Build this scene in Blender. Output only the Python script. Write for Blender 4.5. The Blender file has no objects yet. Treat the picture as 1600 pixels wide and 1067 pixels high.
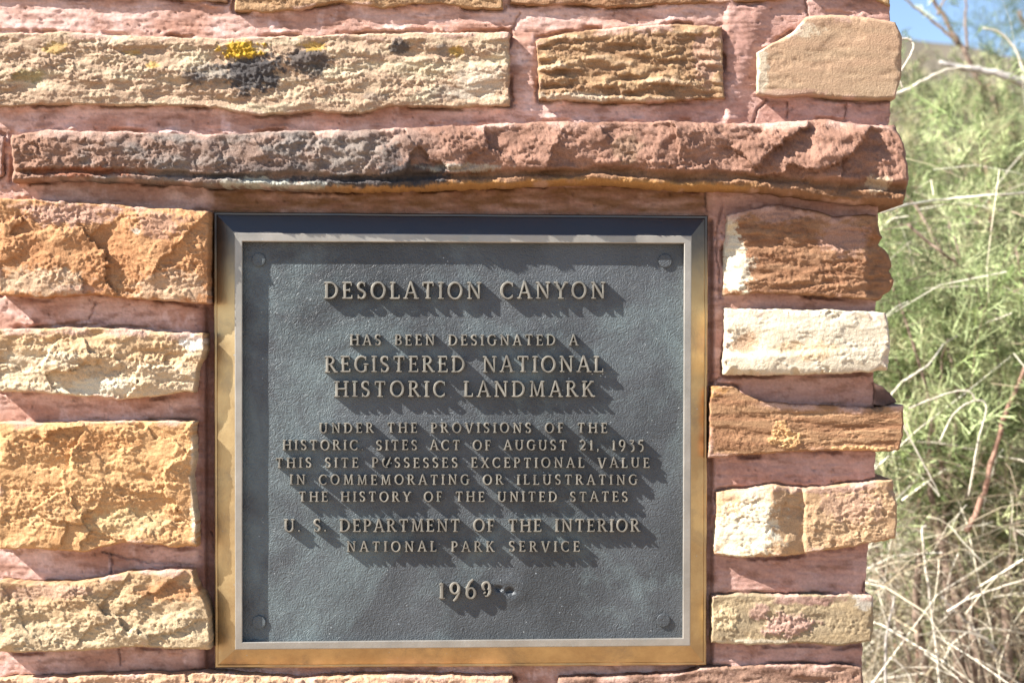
import bpy, math, random
import numpy as np
from mathutils import Vector

# ------------------------------------------------------------------ camera, sky, sun, exposure
S = 0.0007            # metres per photo pixel on the wall plane
D = 1.556             # camera distance from the mortar plane
CZ = 1.35             # height of the camera above the ground
scene = bpy.context.scene
col = scene.collection

cam = bpy.data.cameras.new("camera")
cam.sensor_width = 36.0
cam.lens = 50.0
cam.clip_start = 0.05
cam.clip_end = 3000
cam.dof.use_dof = True
cam.dof.focus_distance = D - 0.012
cam.dof.aperture_fstop = 6.8
camo = bpy.data.objects.new("camera", cam)
col.objects.link(camo)
camo.location = (0, -D, CZ)
camo.rotation_euler = (math.radians(90), 0, 0)
scene.camera = camo

SUN = Vector((2.95, 1.0, -2.6)).normalized()     # direction the light travels
sun_elev = math.asin(-SUN.z)
sun_az = math.atan2(-SUN.x, -SUN.y)              # clockwise from +Y
world = bpy.data.worlds.new("World")
scene.world = world
world.use_nodes = True
wn = world.node_tree
wn.nodes.clear()
wo = wn.nodes.new("ShaderNodeOutputWorld")
wb = wn.nodes.new("ShaderNodeBackground")
sky = wn.nodes.new("ShaderNodeTexSky")
sky.sky_type = 'NISHITA'
sky.sun_disc = False
sky.sun_elevation = sun_elev
sky.sun_rotation = sun_az
sky.altitude = 1400
sky.air_density = 1.0
sky.dust_density = 0.6
wb.inputs[1].default_value = 0.068
wn.links.new(sky.outputs[0], wb.inputs[0])
wn.links.new(wb.outputs[0], wo.inputs[0])

sl = bpy.data.lights.new("sun", 'SUN')
sl.energy = 5.0
sl.angle = math.radians(0.53)
sl.color = (1.0, 0.965, 0.90)
so = bpy.data.objects.new("sun", sl)
col.objects.link(so)
so.rotation_euler = SUN.to_track_quat('-Z', 'Y').to_euler()
so.location = (-3, -2, 5)

scene.view_settings.view_transform = 'Standard'
scene.view_settings.look = 'None'
scene.view_settings.gamma = 1
scene.view_settings.exposure = 1.7

# ------------------------------------------------------------------ helpers
rng = np.random.default_rng(7)
random.seed(7)


def lin(r, g, b, k=1.0):
    out = []
    for c in (r, g, b):
        c /= 255.0
        out.append((c / 12.92 if c <= 0.04045 else ((c + 0.055) / 1.055) ** 2.4) * k)
    return np.array(out)


def W(px, py, h):
    """photo pixel on the wall, h pixels proud of the mortar plane -> world (numpy friendly)"""
    f = (D - h * S) / D
    return (px - 800.0) * S * f, -h * S + 0 * px, CZ + (533.5 - py) * S * f


def far(px, py, Y):
    """point seen at a photo pixel, Y metres behind the mortar plane"""
    f = (D + Y) / D
    return Vector(((px - 800.0) * S * f, Y, CZ + (533.5 - py) * S * f))


PERM = rng.permutation(512)
PERM = np.concatenate([PERM, PERM])
GR = rng.normal(size=(512, 3))
GR /= np.linalg.norm(GR, axis=1)[:, None]


def noise3(x, y, z):
    x, y, z = np.broadcast_arrays(np.asarray(x, float), np.asarray(y, float), np.asarray(z, float))
    xi = np.floor(x).astype(int); yi = np.floor(y).astype(int); zi = np.floor(z).astype(int)
    xf = x - xi; yf = y - yi; zf = z - zi
    u = xf * xf * xf * (xf * (xf * 6 - 15) + 10)
    v = yf * yf * yf * (yf * (yf * 6 - 15) + 10)
    w = zf * zf * zf * (zf * (zf * 6 - 15) + 10)
    res = 0
    for dx in (0, 1):
        for dy in (0, 1):
            for dz in (0, 1):
                h = PERM[(PERM[(PERM[(xi + dx) & 511] + yi + dy) & 511] + zi + dz) & 511]
                g = GR[h]
                d = g[..., 0] * (xf - dx) + g[..., 1] * (yf - dy) + g[..., 2] * (zf - dz)
                res = res + d * (u if dx else 1 - u) * (v if dy else 1 - v) * (w if dz else 1 - w)
    return res * 1.6


def fbm(x, y, z=0.0, octaves=4, gain=0.5):
    t = 0; a = 1.0; n = 0
    for k in range(octaves):
        t = t + a * noise3(x * 2 ** k + 17.3 * k, y * 2 ** k - 9.1 * k, z + 3.7 * k)
        n += a; a *= gain
    return t / n * 1.3


def ridged(x, y, z=0.0, octaves=4, gain=0.5):
    t = 0; a = 1.0; n = 0
    for k in range(octaves):
        t = t + a * (1 - 2 * np.abs(noise3(x * 2 ** k + 5.3 * k, y * 2 ** k + 2.1 * k, z + 1.7 * k)))
        n += a; a *= gain
    return t / n


def sstep(a, b, x):
    t = np.clip((x - a) / (b - a), 0, 1)
    return t * t * (3 - 2 * t)


def mix(a, b, t):
    return a * (1 - t[..., None]) + b * t[..., None]


def make_mesh(name, verts, faces, mat=None, parent=None, colors=None, smooth=True):
    """verts (N,3) array; faces: (M,4) array or list of index lists"""
    me = bpy.data.meshes.new(name)
    verts = np.asarray(verts, dtype=np.float32)
    if isinstance(faces, np.ndarray):
        M, k = faces.shape
        me.vertices.add(len(verts))
        me.vertices.foreach_set("co", verts.ravel())
        me.loops.add(M * k)
        me.loops.foreach_set("vertex_index", faces.astype(np.int32).ravel())
        me.polygons.add(M)
        me.polygons.foreach_set("loop_start", np.arange(0, M * k, k, dtype=np.int32))
        me.polygons.foreach_set("loop_total", np.full(M, k, dtype=np.int32))
        me.update(calc_edges=True)
    else:
        me.from_pydata([tuple(v) for v in verts.tolist()], [], faces)
    me.validate()
    if colors is not None:
        ca = me.color_attributes.new("Col", 'FLOAT_COLOR', 'POINT')
        c4 = np.ones((len(verts), 4), dtype=np.float32)
        c4[:, :3] = colors
        ca.data.foreach_set("color", c4.ravel())
    me.polygons.foreach_set("use_smooth", np.full(len(me.polygons), smooth))
    ob = bpy.data.objects.new(name, me)
    col.objects.link(ob)
    if mat:
        me.materials.append(mat)
    if parent:
        ob.parent = parent
        ob.matrix_parent_inverse = parent.matrix_world.inverted()
    return ob


def empty(name, loc, label=None, cat=None, group=None):
    o = bpy.data.objects.new(name, None)
    col.objects.link(o)
    o.location = loc
    o.empty_display_size = 0.05
    tag(o, label, cat, group)
    bpy.context.view_layer.update()
    return o


def tag(o, label=None, cat=None, group=None, kind=None):
    if label: o["label"] = label
    if cat: o["category"] = cat
    if group: o["group"] = group
    if kind: o["kind"] = kind
    return o


# ------------------------------------------------------------------ materials
def new_mat(name):
    m = bpy.data.materials.new(name)
    m.use_nodes = True
    nt = m.node_tree
    b = nt.nodes["Principled BSDF"]
    return m, nt, b


def nd(nt, t, **kw):
    n = nt.nodes.new(t)
    for k, v in kw.items():
        setattr(n, k, v)
    return n


def attr_mat(name, rough=0.92, fine=900.0, fine_amt=0.25, bump=0.35, bump_dist=0.0006, bscale=700.0, spec=0.25):
    m, nt, b = new_mat(name)
    at = nd(nt, "ShaderNodeAttribute", attribute_name="Col")
    tc = nd(nt, "ShaderNodeTexCoord")
    n1 = nd(nt, "ShaderNodeTexNoise"); n1.inputs["Scale"].default_value = fine; n1.inputs["Detail"].default_value = 3
    nt.links.new(tc.outputs["Object"], n1.inputs["Vector"])
    mr = nd(nt, "ShaderNodeMapRange"); mr.inputs[1].default_value = 0.3; mr.inputs[2].default_value = 0.7
    mr.inputs[3].default_value = 1 - fine_amt; mr.inputs[4].default_value = 1 + fine_amt
    nt.links.new(n1.outputs[0], mr.inputs[0])
    mx = nd(nt, "ShaderNodeVectorMath", operation='SCALE')
    nt.links.new(at.outputs["Color"], mx.inputs[0]); nt.links.new(mr.outputs[0], mx.inputs["Scale"])
    nt.links.new(mx.outputs[0], b.inputs["Base Color"])
    n2 = nd(nt, "ShaderNodeTexNoise"); n2.inputs["Scale"].default_value = bscale; n2.inputs["Detail"].default_value = 4
    n2.inputs["Roughness"].default_value = 0.65
    nt.links.new(tc.outputs["Object"], n2.inputs["Vector"])
    bp = nd(nt, "ShaderNodeBump"); bp.inputs["Strength"].default_value = bump; bp.inputs["Distance"].default_value = bump_dist
    nt.links.new(n2.outputs[0], bp.inputs["Height"])
    nt.links.new(bp.outputs[0], b.inputs["Normal"])
    b.inputs["Roughness"].default_value = rough
    b.inputs["Specular IOR Level"].default_value = spec
    return m


M_STONE = attr_mat("sandstone", bump=0.8, bump_dist=0.0011, bscale=520, fine=800, fine_amt=0.18)
M_MORTAR = attr_mat("tinted_mortar", bump=0.8, bump_dist=0.0010, bscale=900, fine=350, fine_amt=0.10)


def bronze(name, base, patina, verd, rough, metallic, pebble=0.0, scale=14.0, verd_amt=0.62, speck=True, top_shade=None):
    m, nt, b = new_mat(name)
    tc = nd(nt, "ShaderNodeTexCoord")
    n1 = nd(nt, "ShaderNodeTexNoise"); n1.inputs["Scale"].default_value = scale; n1.inputs["Detail"].default_value = 7
    n1.inputs["Roughness"].default_value = 0.65
    nt.links.new(tc.outputs["Object"], n1.inputs["Vector"])
    r1 = nd(nt, "ShaderNodeValToRGB")
    r1.color_ramp.elements[0].position = 0.36; r1.color_ramp.elements[0].color = (*base, 1)
    r1.color_ramp.elements[1].position = 0.66; r1.color_ramp.elements[1].color = (*patina, 1)
    nt.links.new(n1.outputs[0], r1.inputs[0])
    n2 = nd(nt, "ShaderNodeTexNoise"); n2.inputs["Scale"].default_value = scale * 0.8; n2.inputs["Detail"].default_value = 9
    n2.inputs["Roughness"].default_value = 0.72; n2.inputs["Distortion"].default_value = 0.6
    mp = nd(nt, "ShaderNodeMapping"); mp.inputs["Location"].default_value = (3.1, 0, 5.7)
    nt.links.new(tc.outputs["Object"], mp.inputs[0]); nt.links.new(mp.outputs[0], n2.inputs["Vector"])
    r2 = nd(nt, "ShaderNodeValToRGB")
    r2.color_ramp.elements[0].position = verd_amt; r2.color_ramp.elements[0].color = (0, 0, 0, 1)
    r2.color_ramp.elements[1].position = min(verd_amt + 0.22, 1); r2.color_ramp.elements[1].color = (0.75, 0.75, 0.75, 1)
    nt.links.new(n2.outputs[0], r2.inputs[0])
    mx = nd(nt, "ShaderNodeMix", data_type='RGBA')
    nt.links.new(r2.outputs[0], mx.inputs[0]); nt.links.new(r1.outputs[0], mx.inputs[6])
    mx.inputs[7].default_value = (*verd, 1)
    out = mx.outputs[2]
    if speck:
        v = nd(nt, "ShaderNodeTexVoronoi"); v.inputs["Scale"].default_value = 150
        nt.links.new(tc.outputs["Object"], v.inputs["Vector"])
        lt = nd(nt, "ShaderNodeMapRange"); lt.inputs[1].default_value = 0.06; lt.inputs[2].default_value = 0.13
        lt.inputs[3].default_value = 1; lt.inputs[4].default_value = 0
        nt.links.new(v.outputs["Distance"], lt.inputs[0])
        n5 = nd(nt, "ShaderNodeTexNoise"); n5.inputs["Scale"].default_value = 22; n5.inputs["Detail"].default_value = 3
        nt.links.new(mp.outputs[0], n5.inputs["Vector"])
        g5 = nd(nt, "ShaderNodeMapRange"); g5.inputs[1].default_value = 0.54; g5.inputs[2].default_value = 0.64
        nt.links.new(n5.outputs[0], g5.inputs[0])
        ml = nd(nt, "ShaderNodeMath", operation='MULTIPLY')
        nt.links.new(lt.outputs[0], ml.inputs[0]); nt.links.new(g5.outputs[0], ml.inputs[1])
        m2 = nd(nt, "ShaderNodeMix", data_type='RGBA')
        nt.links.new(ml.outputs[0], m2.inputs[0]); nt.links.new(out, m2.inputs[6])
        m2.inputs[7].default_value = (0.36, 0.39, 0.40, 1)
        out = m2.outputs[2]
    if top_shade:      # shade and dark sky reflection painted into the upper moulding's colour, fading downwards
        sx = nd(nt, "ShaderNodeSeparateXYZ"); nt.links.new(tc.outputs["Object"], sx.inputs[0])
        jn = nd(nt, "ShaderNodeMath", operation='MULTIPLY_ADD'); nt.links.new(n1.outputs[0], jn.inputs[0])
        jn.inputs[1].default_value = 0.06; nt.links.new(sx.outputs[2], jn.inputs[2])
        gz_ = nd(nt, "ShaderNodeMapRange"); gz_.inputs[1].default_value = top_shade[0] + .03; gz_.inputs[2].default_value = top_shade[1] + .03
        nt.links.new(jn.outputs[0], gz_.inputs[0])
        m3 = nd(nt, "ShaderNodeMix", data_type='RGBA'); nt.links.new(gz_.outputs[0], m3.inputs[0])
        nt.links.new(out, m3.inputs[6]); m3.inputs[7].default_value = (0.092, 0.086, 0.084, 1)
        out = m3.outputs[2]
    nt.links.new(out, b.inputs["Base Color"])
    b.inputs["Metallic"].default_value = metallic
    rr = nd(nt, "ShaderNodeMapRange"); rr.inputs[3].default_value = rough - 0.1; rr.inputs[4].default_value = rough + 0.1
    nt.links.new(n1.outputs[0], rr.inputs[0]); nt.links.new(rr.outputs[0], b.inputs["Roughness"])
    # cast pebbling or fine pitting
    if pebble > 0:
        v = nd(nt, "ShaderNodeTexVoronoi", feature='SMOOTH_F1'); v.inputs["Scale"].default_value = 420
        v.inputs["Smoothness"].default_value = 0.6
        n4 = nd(nt, "ShaderNodeTexNoise"); n4.inputs["Scale"].default_value = 90; n4.inputs["Detail"].default_value = 2
        nt.links.new(tc.outputs["Object"], n4.inputs["Vector"])
        ad = nd(nt, "ShaderNodeMix", data_type='RGBA', blend_type='LINEAR_LIGHT'); ad.inputs[0].default_value = 0.012
        nt.links.new(tc.outputs["Object"], ad.inputs[6]); nt.links.new(n4.outputs["Color"], ad.inputs[7])
        nt.links.new(ad.outputs[2], v.inputs["Vector"])
        bp = nd(nt, "ShaderNodeBump"); bp.invert = True
        bp.inputs["Strength"].default_value = pebble; bp.inputs["Distance"].default_value = 0.0010
        nt.links.new(v.outputs["Distance"], bp.inputs["Height"])
    else:
        n4 = nd(nt, "ShaderNodeTexNoise"); n4.inputs["Scale"].default_value = 420; n4.inputs["Detail"].default_value = 3
        nt.links.new(tc.outputs["Object"], n4.inputs["Vector"])
        bp = nd(nt, "ShaderNodeBump"); bp.inputs["Strength"].default_value = 0.25; bp.inputs["Distance"].default_value = 0.0004
        nt.links.new(n4.outputs[0], bp.inputs["Height"])
    nt.links.new(bp.outputs[0], b.inputs["Normal"])
    return m


M_PANEL = bronze("patinated_bronze", (0.034, 0.038, 0.042), (0.076, 0.084, 0.092), (0.155, 0.20, 0.205), 0.50, 0.12, pebble=0.6, scale=6, verd_amt=0.485)
M_LETTER = bronze("rubbed_bronze", (0.15, 0.138, 0.118), (0.275, 0.255, 0.215), (0.20, 0.28, 0.25), 0.45, 0.4, scale=60, verd_amt=0.6, speck=False)
M_FRAME = bronze("weathered_bronze", (0.36, 0.25, 0.13), (0.52, 0.385, 0.20), (0.20, 0.165, 0.125), 0.38, 0.92, scale=22, verd_amt=0.50, top_shade=(1.39, 1.464))
M_RIM = bronze("worn_bronze", (0.27, 0.25, 0.22), (0.36, 0.33, 0.29), (0.22, 0.27, 0.26), 0.42, 0.6, scale=25, verd_amt=0.6)


def simple(name, c1, c2, scale, rough=0.85, transl=0.0, attr=False):
    m, nt, b = new_mat(name)
    tc = nd(nt, "ShaderNodeTexCoord")
    n1 = nd(nt, "ShaderNodeTexNoise"); n1.inputs["Scale"].default_value = scale; n1.inputs["Detail"].default_value = 6
    nt.links.new(tc.outputs["Object"], n1.inputs["Vector"])
    r1 = nd(nt, "ShaderNodeValToRGB")
    r1.color_ramp.elements[0].position = 0.35; r1.color_ramp.elements[0].color = (*c1, 1)
    r1.color_ramp.elements[1].position = 0.65; r1.color_ramp.elements[1].color = (*c2, 1)
    nt.links.new(n1.outputs[0], r1.inputs[0])
    out = r1.outputs[0]
    if attr:
        at = nd(nt, "ShaderNodeAttribute", attribute_name="Col")
        out = at.outputs["Color"]
    nt.links.new(out, b.inputs["Base Color"])
    b.inputs["Roughness"].default_value = rough
    b.inputs["Specular IOR Level"].default_value = 0.2
    if transl > 0:
        t = nd(nt, "ShaderNodeBsdfTranslucent"); nt.links.new(out, t.inputs[0])
        ms = nd(nt, "ShaderNodeMixShader"); ms.inputs[0].default_value = transl
        o = nt.nodes["Material Output"]
        nt.links.new(b.outputs[0], ms.inputs[1]); nt.links.new(t.outputs[0], ms.inputs[2])
        nt.links.new(ms.outputs[0], o.inputs["Surface"])
    return m


M_SOIL = simple("red_soil", (0.25, 0.175, 0.12), (0.36, 0.27, 0.19), 3.0)
M_HILL = simple("dry_hillside", (0.10, 0.085, 0.06), (0.20, 0.165, 0.12), 0.35)
M_LEAF = simple("feathery_leaf", (0.1, 0.2, 0.05), (0.2, 0.3, 0.1), 20, 0.7, 0.22, attr=True)
M_STRAW = simple("dry_straw", (0.45, 0.38, 0.26), (0.6, 0.52, 0.38), 30, 0.7, 0.15, attr=True)
M_BARK = simple("bark", (0.16, 0.11, 0.085), (0.30, 0.22, 0.17), 60)
M_REDBARK = simple("reddish_bark", (0.22, 0.12, 0.085), (0.36, 0.22, 0.16), 60)
M_PALE = simple("bleached_twig", (0.50, 0.44, 0.35), (0.68, 0.62, 0.52), 50)
M_GREYBARK = simple("grey_bark", (0.30, 0.26, 0.23), (0.50, 0.46, 0.42), 60)

# ------------------------------------------------------------------ the stone monument
monument = empty("stone_monument", (0, 0.2, 0),
                 "sandstone block monument with pink mortar joints behind the bronze plaque", "monument")


def resample(pts, n):
    pts = np.asarray(pts, float)
    seg = np.hypot(*(pts[1:] - pts[:-1]).T)
    t = np.concatenate([[0], np.cumsum(seg)]); t /= t[-1]
    q = np.linspace(0, 1, n)
    # soft interpolation through the traced points
    x = np.interp(q, t, pts[:, 0]); y = np.interp(q, t, pts[:, 1])
    k = max(1, n // (len(pts) * 5))
    if k > 1 and len(pts) > 2:
        ker = np.ones(k) / k
        def sm(a):
            # reflect about the ends so that end points stay put
            p = np.concatenate([2 * a[0] - a[k:0:-1], a, 2 * a[-1] - a[-2:-k - 2:-1]])
            return np.convolve(p, ker, 'same')[k:-k]
        x, y = sm(x), sm(y)
    return np.stack([x, y], 1)


OUTLINES = []       # pixel outlines of the stones, for the mortar


def stone(label, top, bot, left=None, right=None, p=18.0, edge=9.0, drop=0.55, seed=0,
          facets=(0, 0, 0), layer=(0, 10, 120), rough=(3.0, 30.0, 1.3), grain=0.7, ridge=0.0,
          color=None, spots=(), shape=None, fmask=None, lmask=None, smear=.8, step=1.6, back=14.0, jit=2.2, mat=None):
    """One block: a dense broken face over a traced outline, rounded arrises and sides that run into the mortar."""
    L = left or [top[0], bot[0]]
    R = right or [top[-1], bot[-1]]
    w = np.hypot(top[-1][0] - top[0][0], top[-1][1] - top[0][1])
    hh = np.hypot(bot[0][0] - top[0][0], bot[0][1] - top[0][1])
    nu = max(6, int(w / step)); nv = max(6, int(max(hh, 20) / step))
    T = resample(top, nu); B = resample(bot, nu); Lc = resample(L, nv); Rc = resample(R, nv)
    u = np.linspace(0, 1, nu)[None, :]; v = np.linspace(0, 1, nv)[:, None]
    P = []
    for a in (0, 1):
        q = (1 - v) * T[None, :, a] + v * B[None, :, a] + (1 - u) * Lc[:, None, a] + u * Rc[:, None, a]
        q = q - ((1 - u) * (1 - v) * T[0, a] + u * (1 - v) * T[-1, a] + (1 - u) * v * B[0, a] + u * v * B[-1, a])
        P.append(q)
    X, Y = P
    jx = 1.7 * jit * fbm(X / 26, Y / 26, seed + .5, 5, .68); jy = 1.7 * jit * fbm(X / 26, Y / 26, seed + 40.5, 5, .68)
    X = X + jx; Y = Y + jy
    # distance to the outline, in pixels
    du = np.minimum(u * w, (1 - u) * w) + 0 * v
    colh = np.hypot(B[:, 0] - T[:, 0], B[:, 1] - T[:, 1])[None, :]
    dv = np.minimum(v, 1 - v) * colh
    e = edge * (1 + 0.9 * fbm(X / 40, Y / 40, seed + 7, 3)); e = 1.8 + 1.5 * e * sstep(.0, .5, fbm(X / 34, Y / 34, seed + 8, 4, .6))
    d = np.minimum(du, dv)
    t = np.clip(d / e, 0, 1)
    prof = np.sqrt(np.clip(1 - (1 - t) ** 2, 0, 1))
    pp = p[0] + (p[1] - p[0]) * u if isinstance(p, tuple) else p
    pp = pp + 0 * X
    inner = sstep(0, 14, d)
    H = np.zeros_like(X)
    lay = None
    if layer[0]:
        yy = Y + 6 * fbm(X / 90, Y / 60, seed + 3, 3) + 2.5 * fbm(X / 18, Y / 18, seed + 4, 2)
        s = yy / layer[1]; i0 = np.floor(s); f = sstep(0.55, 1.0, s - i0)
        def lv(i):
            return noise3(X / layer[2], i * 7.31 + 0.5, seed + 11.3) + 0.5 * noise3(X / (layer[2] * .3), i * 3.17 + .5, seed + 1.3)
        lay = lv(i0) * (1 - f) + lv(i0 + 1) * f
        H += layer[0] * lay * (lmask(u + 0 * v, v + 0 * u) if lmask else 1)
    if facets[0]:
        n = facets[0]
        r = np.random.default_rng(seed + 100)
        cx = r.uniform(X.min(), X.max(), n); cy = r.uniform(Y.min(), Y.max(), n)
        tx = r.normal(0, facets[2], n); ty = r.normal(0, facets[2], n); oh = r.normal(0, facets[1], n)
        wx = X + 14 * fbm(X / 30, Y / 30, seed + 21, 3); wy = Y + 14 * fbm(X / 30, Y / 30, seed + 22, 3)
        best = np.full(X.shape, 1e9); fh = np.zeros_like(X)
        for k in range(n):
            dd = (wx - cx[k]) ** 2 + ((wy - cy[k]) * 1.4) ** 2
            m = dd < best
            best = np.where(m, dd, best)
            fh = np.where(m, oh[k] + tx[k] * (X - cx[k]) + ty[k] * (Y - cy[k]), fh)
        H += np.clip(fh, -2.5 * facets[1] - 2, 2.5 * facets[1] + 2) * (fmask(u + 0 * v, v + 0 * u) if fmask else 1)
    crumb = .22 + .95 * sstep(-.25, .25, fbm(X / 70, Y / 40, seed + 15, 4, .6))
    if rough[0]:
        H += 1.5 * rough[0] * fbm(X / (rough[1] * rough[2]), Y / rough[1], seed + 5, 6, .6)
    q_ = 2.4; hq = (H + 1.2 * fbm(X / 30, Y / 12, seed + 44, 4, .6)) / q_; fl = np.floor(hq)
    H = .45 * H + .55 * (fl + sstep(.62, 1, hq - fl)) * q_
    if ridge:
        H += 1.5 * ridge * ridged(X / 22, Y / 14, seed + 6, 5, .62) * crumb
    if grain:
        H += 2.9 * grain * fbm(X / 6.5, Y / 5.2, seed + 9, 4, .74) * crumb
    Hs = H * (0.35 + 0.65 * inner)
    if shape is not None:
        pp = shape(X, Y, pp, u + 0 * v, v + 0 * u)
    C = color(X, Y, u + 0 * v, v + 0 * u, H, lay)
    for sp in spots:
        (sx, sy, rx, ry, c, amt) = sp[:6]
        rr = np.sqrt(((X - sx) / rx) ** 2 + ((Y - sy) / ry) ** 2)
        m = sstep(-0.12, 0.25, 1 - rr + 1.0 * fbm(X / 15, Y / 11, seed + sx * .01, 6, .72)) * amt
        C = mix(C, np.asarray(c), m)
        if len(sp) > 6:
            Hs = Hs + m * sp[6] * (0.6 + 0.9 * fbm(X / 6, Y / 6, seed + 33, 3, .7))
    if smear:
        td = v * colh + 7 * fbm(X / 9, Y / 7, seed + 81, 4, .6) + 0 * X
        m = smear * sstep(-.1, .3, fbm(X / 60, Y / 30, seed + 82, 3)) * sstep(15, 5, td)
        td = np.minimum((1 - v) * colh, du) + 5 * fbm(X / 9, Y / 7, seed + 83, 4, .6)
        m = np.maximum(m, smear * .8 * sstep(.15, .45, fbm(X / 50, Y / 50, seed + 84, 3)) * sstep(8, 3, td))
        C = mix(C, lin(210, 172, 156, .72) * (1 + .2 * fbm(X / 7, Y / 7, 85, 3))[..., None], m)
        Hs = Hs * (1 - .6 * m) + m * 1.2
    Z = np.maximum(pp + Hs, 3.0) - pp * drop * (1 - prof)
    Z = np.maximum(Z, 1.0)
    # the front sheet
    V = np.stack(W(X, Y, Z), -1).reshape(-1, 3)
    idx = np.arange(nu * nv).reshape(nv, nu)
    F = np.stack([idx[:-1, :-1], idx[1:, :-1], idx[1:, 1:], idx[:-1, 1:]], -1).reshape(-1, 4)
    # the sides
    ring = np.concatenate([idx[0, :], idx[1:, -1], idx[-1, -2::-1], idx[-2:0:-1, 0]])
    n = len(ring)
    bc = C.reshape(-1, 3)[ring]
    base = V[ring]
    allV = [V]; allC = [C.reshape(-1, 3)]; prev = ring; cnt = len(V); FF = [F]
    Zr = Z.reshape(-1)[ring]
    for k, fr in enumerate((0.35, 0.7, 1.0)):
        q = base.copy()
        hz = Zr * (1 - fr) + (-back) * fr
        q[:, 1] = -hz * S
        allV.append(q); allC.append(bc)
        cur = np.arange(cnt, cnt + n); cnt += n
        FF.append(np.stack([prev, np.roll(prev, -1), np.roll(cur, -1), cur], -1))
        prev = cur
    cen = base.mean(0); cen[1] = back * S
    allV.append(cen[None]); allC.append(bc[:1])
    capf = np.stack([prev, np.roll(prev, -1), np.full(n, cnt), np.full(n, cnt)], -1)
    faces = np.concatenate(FF)
    verts = np.concatenate(allV)
    tri = [list(f[:3]) for f in capf.tolist()]
    me_faces = faces
    ob = make_mesh("stone", verts, me_faces, mat or M_STONE, monument, np.concatenate(allC))
    ob["label"] = label
    OUTLINES.append(np.stack([X.reshape(-1)[ring], Y.reshape(-1)[ring]], 1))
    return ob


def palette(*cols, sc=(70, 30), seed=0, vgrad=None, lay_mix=None, k=0.62, hmix=None):
    cols = [lin(*c, k) for c in cols]
    cols = [c * .84 + .16 * (c @ np.array([.25, .65, .1])) for c in cols]
    def f(X, Y, u, v, H, lay):
        n = 0.5 + 0.62 * fbm(X / sc[0], Y / sc[1], seed + 60, 5, .6)
        if vgrad is not None:
            n = n * (1 - vgrad) + v * vgrad
        if lay_mix is not None and lay is not None:
            n = n * (1 - lay_mix) + lay_mix * np.clip(0.5 + lay * .8, 0, 1)
        n = np.clip(n, 0, 0.9999) * (len(cols) - 1)
        i = np.floor(n).astype(int); fr = n - i
        arr = np.array(cols)
        C = arr[i] * (1 - fr[..., None]) + arr[i + 1] * fr[..., None]
        C = C * (1 + 0.16 * fbm(X / 9, Y / 7, seed + 71, 4, .6))[..., None]
        return np.clip(C, 0.01, 0.95)
    return f


K = 0.62
YEL = lin(216, 172, 50, .6); BLK = lin(72, 70, 72, .7); WHT = lin(235, 222, 200, .72); PNK = lin(200, 160, 144, .62); CRM = lin(232, 220, 194, .68)
GRY = lin(150, 140, 130, .6); OCH = lin(190, 135, 70, .6); LICH = lin(205, 205, 190, .7)

# upper course
stone("long tan stone with black and yellow lichen patches",
      [(-34, 54), (0, 52), (100, 50), (200, 56), (330, 60), (450, 57), (600, 52), (700, 52), (798, 50)],
      [(-34, 166), (0, 168), (60, 164), (150, 163), (270, 165), (340, 170), (400, 181), (480, 174), (560, 178), (620, 166), (700, 168), (796, 166)],
      p=17, edge=7, seed=1, rough=(5.0, 34, 2.4), grain=1.0, ridge=1.8, layer=(3.4, 13, 110),
      color=palette((188, 152, 116), (214, 184, 146), (198, 160, 126), (228, 204, 164), (196, 170, 128), sc=(120, 30), seed=1),
      spots=[(395, 112, 48, 34, BLK, .95, 2.5), (330, 118, 30, 16, GRY, .8, 1.5), (300, 122, 20, 12, BLK, .7, 1.2), (480, 97, 36, 24, BLK, .85, 2.0), (376, 78, 34, 15, YEL, .95, 4),
             (490, 72, 22, 7, YEL, .6, .5), (85, 75, 20, 9, YEL, .45, .5), (238, 102, 12, 6, YEL, .5, .3), (210, 82, 14, 5, YEL, .4), (40, 118, 30, 10, lin(150, 140, 70, .6), .5),
             (622, 75, 16, 13, BLK, .85, 1.5), (712, 80, 14, 8, YEL, .6, 1), (690, 78, 10, 8, GRY, .7), (700, 145, 40, 12, GRY, .45), (585, 152, 20, 7, GRY, .5), (745, 130, 40, 30, WHT, .4)])
stone("layered brown stone with pale crumbling ridges",
      [(838, 64), (880, 52), (960, 43), (1060, 38), (1128, 42)], [(842, 156), (920, 160), (1000, 162), (1080, 156), (1131, 155)],
      p=14, edge=6, seed=2, layer=(6.0, 8, 60), rough=(3.6, 14, 3), grain=1.3, ridge=2.2,
      color=palette((146, 110, 76), (170, 128, 88), (196, 154, 106), (228, 194, 156), sc=(120, 12), seed=2, lay_mix=.6),
      spots=[(1105, 90, 22, 45, PNK, .5), (905, 152, 70, 8, WHT, .35)])
stone("smooth tan corner stone with a cut upper left edge",
      [(1183, 82), (1212, 66), (1238, 51), (1260, 27), (1300, 24), (1350, 28), (1400, 36)],
      [(1183, 148), (1210, 153), (1260, 150), (1300, 155), (1360, 158), (1399, 156)],
      right=[(1400, 36), (1410, 60), (1408, 120), (1399, 156)],
      p=16, edge=8, seed=3, rough=(1.2, 60, 1.5), grain=0.16, jit=1.0, layer=(.35, 6, 300),
      color=palette((196, 154, 118), (206, 164, 126), (194, 160, 122), (212, 178, 140), sc=(200, 26), seed=3, vgrad=.35), back=285,
      spots=[(1190, 110, 10, 50, CRM, .6), (1240, 48, 40, 10, CRM, .5), (1230, 146, 60, 7, PNK, .5)])

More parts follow.
